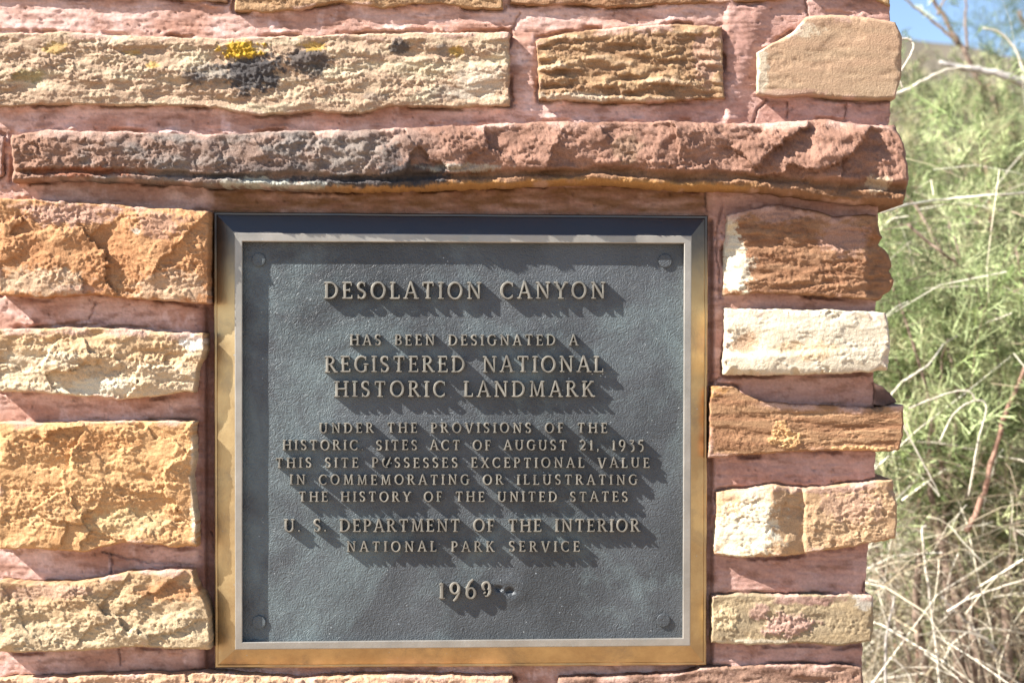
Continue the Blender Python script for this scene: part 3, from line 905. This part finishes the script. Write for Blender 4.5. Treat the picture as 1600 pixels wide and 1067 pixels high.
G = {
    'A': (0.80, [ln(.08, .02, .40, 1.05, TN), ln(.38, 1.05, .72, .02, TK), ln(.18, .36, .62, .36, TN), sf(.08, 0, .28), sf(.72, 0, .3)]),
    'B': (0.62, stem(.14) + [arc(.26, .75, .25, .215, 90, -90), arc(.26, .27, .31, .235, 90, -90), ln(.14, .965, .27, .965, TN), ln(.14, .52, .27, .52, TN), ln(.14, .035, .27, .035, TN)]),
    'C': (0.78, [arc(.45, .5, .38, .48, 50, 310, 26), vs(.71, .98, -.24), vs(.71, .1, .16)]),
    'D': (0.82, stem(.14) + [arc(.30, .5, .44, .465, 90, -90, 24), ln(.14, .965, .31, .965, TN), ln(.14, .035, .31, .035, TN)]),
    'E': (0.60, stem(.14) + [ln(.14, .96, .52, .96, TN), ln(.14, .52, .42, .52, TN), ln(.14, .04, .55, .04, TN), vs(.52, .98, -.2), vs(.42, .42, .2), vs(.56, .02, .2)]),
    'F': (0.56, stem(.14) + [ln(.14, .96, .50, .96, TN), ln(.14, .50, .40, .50, TN), vs(.50, .98, -.2), vs(.40, .40, .2)]),
    'G': (0.84, [arc(.45, .5, .38, .48, 50, 305, 26), vs(.70, .98, -.22), ln(.70, .08, .70, .42, TK), sf(.72, .46, .3)]),
    'H': (0.86, stem(.14) + stem(.72) + [ln(.14, .52, .72, .52, TN)]),
    'I': (0.28, stem(.14)),
    'K': (0.78, stem(.14) + [ln(.16, .42, .60, .98, TN), ln(.30, .58, .66, .02, TK), sf(.60, 1, .26), sf(.68, 0, .28)]),
    'L': (0.58, stem(.14) + [ln(.14, .04, .53, .04, TN), vs(.54, .02, .22)]),
    'M': (1.0, [ln(.16, .02, .20, .98, TN), ln(.20, .98, .50, .06, TK), ln(.50, .06, .80, .98, TN), ln(.80, .98, .86, .02, TK), sf(.15, 0, .26), sf(.86, 0, .3), sf(.14, 1, .22), sf(.84, 1, .22)]),
    'N': (0.86, [ln(.15, .02, .15, .98, TN), ln(.15, .98, .72, .04, TK), ln(.72, .02, .72, .98, TN), sf(.15, 0, .28), sf(.12, 1, .24), sf(.72, 1, .28)]),
    'O': (0.90, [arc(.45, .5, .38, .48, 0, 360, 36)]),
    'P': (0.60, stem(.14) + [arc(.26, .72, .27, .245, 90, -90), ln(.14, .965, .27, .965, TN), ln(.14, .47, .27, .47, TN)]),
    'R': (0.74, stem(.14) + [arc(.26, .74, .26, .225, 90, -90), ln(.14, .965, .27, .965, TN), ln(.14, .51, .27, .51, TN), ln(.32, .50, .66, .02, TK), sf(.68, 0, .2)]),
    'S': (0.56, [arc(.28, .745, .20, .225, 40, 215, 16), ([(.115, .62), (.20, .55), (.33, .47), (.45, .38)], [TK, TK * 1.1, TK * 1.1, TK]), arc(.27, .265, .21, .235, 35, -145, 16), vs(.45, .99, -.24), vs(.08, .01, .24)]),
    'T': (0.72, [ln(.36, .02, .36, .96, TK), sf(.36, 0), ln(.06, .955, .66, .955, TN), vs(.06, .99, -.22), vs(.66, .99, -.22)]),
    'U': (0.84, [ln(.14, .98, .14, .34, TK), arc(.41, .32, .27, .295, 180, 360, 18), ln(.68, .32, .68, .98, TN), sf(.14, 1), sf(.68, 1, .28)]),
    'V': (0.80, [ln(.08, .98, .40, -.02, TK), ln(.40, -.02, .72, .98, TN), sf(.08, 1, .3), sf(.72, 1, .26)]),
    'X': (0.76, [ln(.10, .98, .66, .02, TK), ln(.10, .02, .64, .98, TN), sf(.11, 1, .28), sf(.66, 0, .28), sf(.11, 0, .24), sf(.64, 1, .24)]),
    'Y': (0.76, [ln(.08, .98, .38, .48, TK), ln(.38, .48, .68, .98, TN), ln(.38, .02, .38, .5, TK), sf(.38, 0), sf(.08, 1, .28), sf(.68, 1, .24)]),
    '.': (0.20, [ln(.05, .07, .15, .07, .14)]),
    ',': (0.20, [ln(.05, .07, .15, .07, .14), ([(.14, .06), (.06, -.16)], [.12, .05])]),
    '1': (0.40, [ln(.22, .02, .22, .98, TK), sf(.22, 0), ([(.22, .97), (.07, .86)], [.10, .07])]),
    '2': (0.62, [arc(.29, .70, .22, .27, 160, -35, 16), ([(.47, .55), (.30, .27), (.08, .05)], [TK, TN * 1.2, TN]), ln(.08, .06, .54, .06, TK), vs(.55, .02, .18)]),
    '3': (0.56, [ln(.07, .93, .47, .93, TN), ([(.46, .93), (.24, .58)], [TN, TN]), arc(.22, .20, .27, .36, 85, -100, 18)]),
    '5': (0.56, [ln(.14, .93, .50, .93, TK * .9), ([(.14, .95), (.10, .56)], [TN, TN]), arc(.22, .20, .27, .36, 105, -100, 18)]),
    '9': (0.66, [arc(.31, .66, .24, .32, 0, 360, 24), ([(.55, .66), (.53, .36), (.40, .04), (.22, -.14)], [TK, TK, TN * 1.2, TN])]),
    '6': (0.66, [arc(.33, .34, .25, .32, 0, 360, 24), ([(.09, .36), (.11, .66), (.26, 1.0), (.46, 1.2)], [TK, TK, TN * 1.2, TN])]),
    # the last numeral is battered: a loop and the stub of a tail
    '#': (0.66, [arc(.30, .76, .21, .25, -60, 240, 22), ([(.51, .76), (.54, .52), (.48, .30), (.36, .16), (.20, .14)], [TK, TK, TK, TN, TN * .8]), ([(.26, .40), (.12, .30)], [TN, TN * .7])]),
    # O crushed by a blow: left half of the bowl and a bent shard
    '@': (0.90, [arc(.45, .5, .36, .46, 120, 290, 18), ([(.42, .16), (.62, .42), (.86, 1.06)], [TN, TK, TN * .8])]),
    # worn trace of a mark
    '~': (0.22, [ln(.04, .05, .17, .10, .13), ([(.15, .08), (.08, -.06)], [.10, .06])]),
}


def sweep(Vs, Fs, pts, ws, ox, oy, sc, H, base, rnd):
    """one stroke: a softened trapezium ridge along a polyline"""
    pts = np.array(pts, float); n = len(pts)
    if n < 2: return
    dirs = np.zeros_like(pts)
    seg = pts[1:] - pts[:-1]
    seg /= np.maximum(np.linalg.norm(seg, axis=1)[:, None], 1e-9)
    closed = np.linalg.norm(pts[0] - pts[-1]) < 1e-6
    dirs[0] = seg[0]; dirs[-1] = seg[-1]
    dirs[1:-1] = seg[1:] + seg[:-1]
    if closed: dirs[0] = dirs[-1] = seg[0] + seg[-1]
    dirs /= np.linalg.norm(dirs, axis=1)[:, None]
    nor = np.stack([-dirs[:, 1], dirs[:, 0]], 1)
    prof = [(-1.3, -.08), (-1.08, .55), (-.92, .84), (-.55, 1.0), (.55, 1.0), (.92, .84), (1.08, .55), (1.3, -.08)]
    i0 = len(Vs); m = len(prof)
    hj = 1 + rnd.uniform(-.03, .03)
    for k in range(n):
        for (o, hh) in prof:
            p = pts[k] + nor[k] * o * ws[k] * .5
            Vs.append((ox + p[0] * sc, oy - p[1] * sc, base + hh * H * hj))
    for k in range(n - 1):
        for r in range(m - 1):
            a_ = i0 + k * m + r
            Fs.append([a_, a_ + m, a_ + m + 1, a_ + 1])
    if not closed:
        Fs.append([i0 + r for r in range(m)])
        Fs.append([i0 + (n - 1) * m + r for r in range(m - 1, -1, -1)])


def text_line(txt, x0, x1, ytop, ybase, H=10.0, bold=1.0, slope=0.0, word=0.62):
    sc = ybase - ytop
    rnd = random.Random(hash(len(txt)) + int(x0))
    widths = [G[c][0] if c != ' ' else word for c in txt]
    tot = sum(widths); gaps = len(txt) - 1
    sp = ((x1 - x0) / sc - tot) / max(gaps, 1)
    Vs, Fs = [], []
    x = x0
    for c, wd in zip(txt, widths):
        if c != ' ':
            jy = rnd.uniform(-.3, .3)
            for pts, ws in G[c][1]:
                sweep(Vs, Fs, pts, [w_ * bold for w_ in ws], x, ybase + jy + slope * (x - x0), sc, H * (.82 if c in '#@' else .4 if c == '~' else 1), HP, rnd)
        x += (wd + sp) * sc
    A = np.array(Vs)
    return make_mesh("lettering", np.stack(W(A[:, 0], A[:, 1], A[:, 2]), -1), Fs, M_LETTER, plaque, smooth=False)


text_line("DESOLATION CANYON", 507, 946, 441, 467, 11, 1.0)
text_line("HAS BEEN DESIGNATED A", 547, 903, 523, 539.5, 10, 1.12)
text_line("REGISTERED NATIONAL", 508, 943, 556.5, 581.5, 11, 1.0)
text_line("HISTORIC LANDMARK", 523, 929, 595.5, 620, 11, 1.0)
text_line("UNDER THE PROVISIONS OF THE", 499, 949, 660.5, 676, 10, 1.15)
text_line("HISTORIC~ SITES ACT OF AUGUST 21, 1935", 442, 1006, 687.5, 703, 10, 1.15)
text_line("THIS SITE P@SSESSES EXCEPTIONAL VALUE", 431, 1015, 715, 730.5, 10, 1.15)
text_line("IN COMMEMORATING OR ILLUSTRATING", 453, 996, 741.5, 757, 10, 1.15)
text_line("THE HISTORY OF THE UNITED STATES", 467, 981, 768, 783.5, 10, 1.15)
text_line("U. S. DEPARTMENT OF THE INTERIOR", 444, 1000, 811, 830.5, 10.5, 1.1)
text_line("NATIONAL PARK SERVICE", 542, 906, 845.5, 861.5, 10, 1.15)
text_line("196#", 685, 769, 910, 935, 11, 1.2)

# ------------------------------------------------------------------ ground, hill
def terrain(name, xs, ys, fn, mat):
    X, Y = np.meshgrid(xs, ys)
    Z = fn(X, Y)
    V = np.stack([X, Y, Z], -1).reshape(-1, 3)
    ix = np.arange(X.size).reshape(X.shape)
    F = np.stack([ix[:-1, :-1], ix[:-1, 1:], ix[1:, 1:], ix[1:, :-1]], -1).reshape(-1, 4)
    o = make_mesh(name, V, F, mat)
    o["kind"] = "structure"
    return o


def axis(lo, hi, near, step):
    out = list(np.arange(-near, near, step))
    k = near
    while k < hi:
        out.append(k); k *= 1.25
    k = near
    neg = []
    while k < -lo:
        k *= 1.25; neg.append(-k)
    return np.array(sorted(set(neg + out + [hi])))


def gz(X, Y):
    return 0.03 * fbm(X / 1.3, Y / 1.3, 120, 4) - 0.02 + 0 * X


terrain("ground", axis(-1500, 1500, 8, .25), axis(-1500, 1500, 8, .25), gz, M_SOIL)


def hz(X, Y):
    r = sstep(7, 34, Y)
    ridge = 0.225 * (Y + 1.5) - 0.14 * (X - 0.28 * (Y + 1.5)) * sstep(10, 30, Y)
    return -0.3 + r * (1.0 + ridge) * (1 - .8 * sstep(36, 70, Y)) + r * (0.7 * fbm(X / 7, Y / 7, 130, 5, .55))


terrain("hill", np.linspace(-40, 70, 160), np.linspace(6, 75, 110), hz, M_HILL)


# ------------------------------------------------------------------ vegetation
def tube(pts, r0, r1, n=7, wob=0.0, seed=0):
    """tapered tube along a smoothed polyline (list of Vectors) -> verts, faces"""
    P = []
    pts = [Vector(p) for p in pts]
    ext = [pts[0] * 2 - pts[1]] + pts + [pts[-1] * 2 - pts[-2]]
    for i in range(1, len(ext) - 2):
        p0, p1, p2, p3 = ext[i - 1:i + 3]
        for k in range(6):
            t = k / 6
            P.append(0.5 * ((2 * p1) + (p2 - p0) * t + (2 * p0 - 5 * p1 + 4 * p2 - p3) * t * t + (3 * p1 - p0 - 3 * p2 + p3) * t ** 3))
    P.append(pts[-1])
    V, F = [], []
    r = random.Random(seed)
    kink = r0 * .45
    P = [P[0]] + [p + Vector((r.uniform(-1, 1), r.uniform(-1, 1), r.uniform(-1, 1))) * kink for p in P[1:]]
    for i, p in enumerate(P):
        t = (P[min(i + 1, len(P) - 1)] - P[max(i - 1, 0)]).normalized()
        up = Vector((0, 1, 0)) if abs(t.y) < .9 else Vector((1, 0, 0))
        a = t.cross(up).normalized(); b = t.cross(a)
        rad = r0 + (r1 - r0) * i / (len(P) - 1)
        rad *= 1 + wob * r.uniform(-1, 1)
        for k in range(n):
            g = 2 * math.pi * k / n
            V.append(tuple(p + a * math.cos(g) * rad + b * math.sin(g) * rad))
    for i in range(len(P) - 1):
        for k in range(n):
            F.append([i * n + k, i * n + (k + 1) % n, (i + 1) * n + (k + 1) % n, (i + 1) * n + k])
    F.append(list(range(n))[::-1]); F.append([(len(P) - 1) * n + k for k in range(n)])
    return V, F


def tubes_obj(name, items, mat, parent=None, color=None):
    V, F = [], []
    for (pts, r0, r1) in items:
        v, f = tube(pts, r0, r1, 6, .08, len(V))
        o = len(V); V += v; F += [[i + o for i in q] for q in f]
    cols = None
    if color is not None: cols = np.tile(np.asarray(color), (len(V), 1))
    return make_mesh(name, np.array(V), F, mat, parent, cols)


def sprig_template(r, n=9):
    """a feathery branchlet, 1 long: a bent rachis, fine twigs either side, each with hair-like side twigs"""
    T = []
    bend = r.uniform(-.3, .3)

    def strip(c, d, L, wd):
        w = np.cross(d, np.array([r.uniform(-1, 1), r.uniform(-1, 1), .3])); w /= np.linalg.norm(w)
        T.append([c - w * wd, c + w * wd, c + d * L + w * wd * .4, c + d * L - w * wd * .4])
    for k in range(n):
        t = (k + .5) / n
        c = np.array([bend * t * t, 0, t])
        L = .40 * (1 - .5 * t) * r.uniform(.7, 1.2)
        az = r.uniform(0, 2 * math.pi)
        d = np.array([math.cos(az) * .8, math.sin(az) * .8, .75 + r.uniform(-.2, .3)])
        d /= np.linalg.norm(d)
        strip(c, d, L, .010)
        for q in (.3, .55, .8):
            e = d + np.array([r.uniform(-.7, .7), r.uniform(-.7, .7), r.uniform(-.1, .5)]); e /= np.linalg.norm(e)
            strip(c + d * L * q, e, L * .5, .008)
    strip(np.array([0, 0, 0.0]), np.array([bend, 0, 1.0]), 1.0, .010)
    return np.array(T)     # (m,4,3)


_r = random.Random(3)
SPRIGS = [sprig_template(_r) for _ in range(8)]


def foliage(name, centres, size, colors, mat, parent, seed, up=.7):
    r = np.random.default_rng(seed)
    Vs, Cs = [], []
    n = len(centres)
    for i in range(n):
        T = SPRIGS[r.integers(0, 8)]
        d = r.normal(size=3); d[2] = abs(d[2]) * up + .35; d /= np.linalg.norm(d)
        a_ = np.cross(d, [0.3, 1, .2]); a_ /= np.linalg.norm(a_); b_ = np.cross(d, a_)
        M = np.stack([a_, b_, d], 1)
        s = size * r.uniform(.6, 1.3)
        Vs.append((T.reshape(-1, 3) * s) @ M.T + centres[i])
        if i % 9 == 0 or n < 1200: ck = colors[r.integers(0, len(colors))] * r.uniform(.6, 1.3)
        c = ck * r.uniform(.8, 1.2)
        Cs.append(np.tile(c, (T.shape[0] * 4, 1)))
    V = np.concatenate(Vs)
    F = np.arange(len(V)).reshape(-1, 4)
    return make_mesh(name, V, F, mat, parent, np.clip(np.concatenate(Cs), 0, .9), smooth=False)


GREENS = [np.array(c) * 1.0 for c in ([.35, .43, .18], [.44, .51, .25], [.20, .26, .10], [.51, .54, .29], [.46, .43, .25], [.07, .095, .035], [.10, .12, .05])]
DULL = [np.array([.10, .15, .075]), np.array([.13, .18, .09]), np.array([.17, .20, .11])]
STRAW = [np.array(c) for c in ([.40, .33, .22], [.60, .53, .40], [.26, .20, .14], [.17, .13, .09], [.74, .68, .56], [.10, .08, .055])]


def shrub(name, label, base, height, width, depth, n_stem, n_sprig, seed, size=.08, colors=GREENS, bark=M_REDBARK, low=.25, stem_r=.007):
    r = random.Random(seed)
    root = empty(name, base, label, "shrub")
    cents = []
    for k in range(n_stem):
        az = r.uniform(0, 2 * math.pi); rad = math.sqrt(r.uniform(.05, 1))
        tip = Vector((base[0] + math.cos(az) * rad * width / 2, base[1] + math.sin(az) * rad * depth / 2, base[2] + height * r.uniform(.78, 1) * (1.02 - .2 * rad)))
        b0 = Vector(base) + Vector((r.uniform(-.08, .08), r.uniform(-.08, .08), -.02))
        mid = b0.lerp(tip, .5) + Vector((r.uniform(-.1, .1), r.uniform(-.1, .1), r.uniform(.02, .15)))
        q3 = b0.lerp(tip, .78) + Vector((r.uniform(-.08, .08), r.uniform(-.08, .08), r.uniform(.0, .10)))
        chain = [b0, mid, q3, tip]
        tubes_obj("stem", [(chain, stem_r * r.uniform(.7, 1.3), .0018)], bark, root)
        for j in range(n_sprig // n_stem):
            t = low + (1 - low) * r.random() ** .8
            if t < .5: p = b0.lerp(mid, t / .5)
            elif t < .78: p = mid.lerp(q3, (t - .5) / .28)
            else: p = q3.lerp(tip, (t - .78) / .22)
            s = .05 + .13 * r.random()
            if j % 9 == 0:
                p = np.array(p) + np.array([r.gauss(0, s), r.gauss(0, s), r.gauss(0, s * .8)])
                clump = p
            s = size * .45
            cents.append(clump + np.array([r.gauss(0, s), r.gauss(0, s), r.gauss(0, s)]))
    foliage("foliage", cents, size, colors, M_LEAF, root, seed)
    return root


shrub("shrub", "feathery light green shrub close beside the monument's right edge", (1.10, 1.45, 0), 1.95, 1.0, .8, 20, 3200, 41, .095, low=.6, bark=M_BARK, stem_r=.010)
shrub("shrub", "tall feathery green shrub behind the first, its top against the hillside", (1.50, 2.6, 0), 2.38, 1.8, 1.0, 24, 7500, 42, .11, GREENS + GREENS + [STRAW[0], STRAW[2]], low=.4)
shrub("shrub", "dull olive shrub far back below the ridge", (2.3, 4.6, 0), 2.95, 3.0, 1.3, 24, 5600, 43, .17, GREENS + [STRAW[0], STRAW[3], DULL[2]], M_BARK)

# tree at the upper right, blue green against the sky
tree = empty("tree", (3.15, 6.5, 0), "blue green tree whose leafy branch reaches into the sky at upper right", "tree")
tubes_obj("trunk", [([(3.45, 6.5, -.05), (3.4, 6.5, 1.2), (3.3, 6.5, 2.4), (3.2, 6.45, 3.4)], .09, .03), ([(3.32, 6.5, 2.1), (3.0, 6.4, 2.8), (2.8, 6.35, 3.2)], .04, .01), ([(3.25, 6.5, 2.9), (2.95, 6.5, 3.4), (2.7, 6.4, 3.75)], .03, .008)], M_BARK, tree)
r_ = np.random.default_rng(5)
cl = [far(1580, 40, 6.4), far(1560, 62, 6.3), far(1600, 25, 6.5), far(1612, 70, 6.4), far(1590, 10, 6.4), far(1660, 40, 6.5), far(1640, -30, 6.5)]
cents = np.concatenate([np.array(c_)[None] + r_.normal(0, .11, (34, 3)) for c_ in cl])
foliage("crown", cents, .13, DULL, M_LEAF, tree, 50)


# bare branches and stalks whose course can be followed in the photograph
def traced(name, label, cat, pts, r0, r1, mat, group=None, extra=(), color=None, to_ground=None):
    fx = lambda p: far(p[0], p[1], p[2] + (.45 if p[2] < .85 else .1))
    P = [fx(p) for p in pts]
    r0, r1 = r0 * .95, r1 * .95
    o = tubes_obj(name, [(P, r0, r1)] + [([fx(p) for p in e], a_, b_) for (e, a_, b_) in extra], mat, None, color)
    tag(o, label, cat, group)
    return o


GB = "bare branches and stalks beside the monument"
traced("bare_branch", "dark forked bare branch crossing the patch of sky", "branch", [(1700, 420, 2.6), (1600, 230, 2.6), (1522, 112, 2.6), (1495, 60, 2.6), (1452, -10, 2.6), (1440, -60, 2.6)], .012, .005, M_BARK, GB,
       [([(1500, 72, 2.6), (1466, 40, 2.6), (1420, 5, 2.6), (1390, -25, 2.6)], .006, .002), ([(1512, 78, 2.6), (1509, 30, 2.6), (1512, -30, 2.6)], .005, .0025),
        ([(1466, 24, 2.6), (1474, 4, 2.6), (1485, -12, 2.6)], .004, .002)])
traced("bare_branch", "thick pale grey limb lying level with its upper side sunlit", "branch", [(1468, 97, 2.1), (1500, 106, 2.1), (1545, 112, 2.1), (1600, 130, 2.1), (1700, 165, 2.15)], .006, .014, M_GREYBARK, GB)
traced("bare_branch", "thin arching tan twig rising toward the pale grey limb", "branch", [(1392, 148, 1.5), (1415, 142, 1.5), (1450, 122, 1.5), (1485, 108, 1.5), (1520, 106, 1.5)], .004, .002, M_PALE, GB)
traced("bare_branch", "pale curved twig hanging at the right of the sky", "branch", [(1536, 44, 1.8), (1560, 50, 1.8), (1580, 68, 1.8), (1595, 96, 1.8), (1602, 130, 1.8)], .002, .004, M_PALE, GB)
traced("dry_stalk", "bent straw coloured stalk hooking out beside the smooth tan corner stone", "stalk", [(1400, 62, .25), (1418, 61, .25), (1427, 68, .25), (1424, 84, .25), (1410, 108, .25), (1404, 122, .25), (1412, 138, .25)], .0016, .0013, M_PALE, GB)
traced("dry_stalk", "long thin stalk running level through the green shrub below the ledge end", "stalk", [(1376, 332, .5), (1420, 320, .6), (1480, 311, .8), (1560, 304, 1.0), (1640, 300, 1.2)], .0022, .0018, M_PALE, GB)
traced("dry_stalk", "dark stick slanting down through the green foliage", "stalk", [(1418, 350, 1.0), (1450, 378, 1.0), (1482, 402, 1.0), (1530, 440, 1.1)], .003, .002, M_BARK, GB)
traced("dry_stalk", "tan stalk arching up from the cream corner stone", "stalk", [(1388, 622, .6), (1412, 596, .6), (1450, 570, .6), (1480, 534, .7), (1530, 510, .8), (1580, 490, .9)], .0022, .0014, M_PALE, GB)
traced("dry_stalk", "hooked tan stalk, its tip bent over above the pale level twig", "stalk", [(1420, 638, .5), (1450, 626, .5), (1490, 612, .5), (1515, 612, .5), (1524, 625, .5)], .0013, .0016, M_PALE, GB)
traced("dry_stalk", "looped straw stalk that hangs down past the reddish stem", "stalk", [(1468, 690, .5), (1490, 648, .5), (1516, 628, .5), (1538, 628, .5), (1540, 648, .5), (1528, 690, .5), (1514, 774, .5)], .0014, .0015, M_PALE, GB)
traced("bare_branch", "reddish brown stem leaning to the right", "branch", [(1510, 830, 1.0), (1535, 780, 1.0), (1552, 710, 1.0), (1570, 650, 1.0), (1600, 580, 1.05), (1630, 500, 1.1)], .006, .004, M_REDBARK, GB)
traced("dry_stalk", "bleached white twig lying level across the reddish stem", "stalk", [(1420, 690, .8), (1460, 692, .8), (1510, 700, .8), (1560, 712, .8), (1620, 724, .85)], .0022, .0018, M_PALE, GB)
traced("dry_stalk", "bleached white twig slanting down from the end of the level twig", "stalk", [(1410, 662, .5), (1425, 690, .5), (1446, 730, .5), (1468, 772, .5)], .0016, .001, M_PALE, GB)
traced("dry_stalk", "tall pale stalk standing upright, rounded at its tip", "stalk", [(1478, 1180, .6), (1466, 1040, .6), (1456, 960, .6), (1446, 880, .6), (1441, 830, .6), (1446, 822, .6)], .0026, .0024, M_PALE, GB)
traced("dry_stalk", "crooked bleached stick at the foot of the corner", "stalk", [(1388, 1180, .6), (1384, 1040, .6), (1386, 985, .6), (1400, 925, .6)], .003, .002, M_GREYBARK, GB)
traced("dry_stalk", "straight white stick slanting down to the right in the dry grass", "stalk", [(1472, 932, .8), (1500, 962, .8), (1540, 1000, .8), (1576, 1036, .8)], .0030, .0028, M_GREYBARK, GB)
traced("dry_stalk", "long white twig rising gently above the slanting stick", "stalk", [(1480, 955, .9), (1510, 938, .9), (1560, 918, .9), (1620, 900, .9)], .0022, .0016, M_PALE, GB)
traced("dry_stalk", "arched straw stalk low in the dry grass, ending at the frame edge", "stalk", [(1470, 1040, .7), (1490, 1005, .7), (1520, 985, .7), (1560, 982, .7), (1610, 992, .7)], .0020, .0014, M_PALE, GB)
traced("dry_stalk", "white twig curling along the bottom corner of the picture", "stalk", [(1524, 1030, .7), (1550, 1042, .7), (1590, 1066, .7), (1620, 1090, .7)], .0024, .0016, M_PALE, GB)
traced("dry_stalk", "short curved stalk bending down by the crooked stick", "stalk", [(1388, 1028, .6), (1402, 1034, .6), (1420, 1055, .6), (1430, 1090, .6)], .0018, .0014, M_PALE, GB)

# dry grass and fallen twigs: uncountable
r_ = np.random.default_rng(11)
Vs, Fs, Cs = [], [], []


def blade(p0, d, L, w, c, droop):
    """flat bent blade of four segments"""
    d = d / np.linalg.norm(d)
    side = np.cross(d, r_.normal(size=3)); side /= np.linalg.norm(side)
    i0 = 10 * len(Vs)
    vv = []
    p = p0.copy(); dd = d.copy()
    for k in range(5):
        ww = w * (1 - .2 * k)
        vv += [p - side * ww, p + side * ww]
        p = p + dd * L / 4
        dd = dd + np.array([0, 0, -droop]) + r_.normal(0, .10, 3); dd /= np.linalg.norm(dd)
    Vs.append(np.array(vv)); Cs.append(np.tile(c * r_.uniform(.75, 1.2), (10, 1)))
    for k in range(4):
        Fs.append([i0 + 2 * k, i0 + 2 * k + 1, i0 + 2 * k + 3, i0 + 2 * k + 2])


def blades(n, xr_, yr_, zr_, L, w, up=1.0):
    for _ in range(n):
        p = np.array([r_.uniform(*xr_), r_.uniform(*yr_), r_.uniform(*zr_)])
        d = r_.normal(size=3); d[2] = d[2] * .6 + up
        blade(p, d, r_.uniform(*L), r_.uniform(*w), STRAW[r_.integers(0, 6)], r_.uniform(.05, .45))


blades(5200, (.5, 2.4), (.9, 3.2), (0, .6), (.3, .8), (.001, .0026), .8)
blades(6500, (.5, 2.2), (.95, 2.8), (.35, 1.1), (.15, .6), (.0008, .0022), .1)
blades(6000, (.5, 2.0), (.95, 2.6), (.3, 1.15), (.06, .25), (.0004, .0012), .0)
blades(1100, (.55, 1.7), (1.0, 2.2), (.8, 1.7), (.15, .5), (.0006, .0014), .2)
blades(900, (.7, 3.0), (2.4, 4.5), (0, .7), (.4, 1.0), (.0015, .004), 1.0)
blades(500, (-1.5, .6), (.9, 3.5), (0, .3), (.25, .6), (.001, .0022), 1.0)
gm = make_mesh("dry_grass", np.concatenate(Vs), np.array(Fs), M_STRAW, None, np.clip(np.concatenate(Cs), 0, .9), smooth=False)
tag(gm, "tangle of dry straw and fallen twigs on the ground", "grass", None, "stuff")

# tufts of low green growing through the straw
low = empty("shrub", (1.2, 2.0, 0), "low green sprigs growing through the dry straw at the lower right", "shrub")
r_ = np.random.default_rng(13)
cl = [far(1540, 830, 1.6), far(1560, 880, 1.7), far(1585, 800, 1.8), far(1430, 930, 2.0), far(1500, 790, 1.8), far(1600, 870, 1.5), far(1420, 1010, 1.9), far(1400, 990, 1.6), far(1450, 880, 1.8), far(1580, 950, 1.5), far(1530, 760, 1.5), far(1440, 560, 1.5), far(1500, 600, 1.6), far(1560, 600, 1.6)]
cents = np.concatenate([np.array(c_)[None] + r_.normal(0, .08, (70, 3)) for c_ in cl])
tubes_obj("stem", [([Vector((c_.x * .97, c_.y, -.02)), Vector((c_.x * .99, c_.y, c_.z * .5)), c_], .004, .002) for c_ in cl], M_REDBARK, low)
foliage("foliage", cents, .075, GREENS, M_LEAF, low, 51)
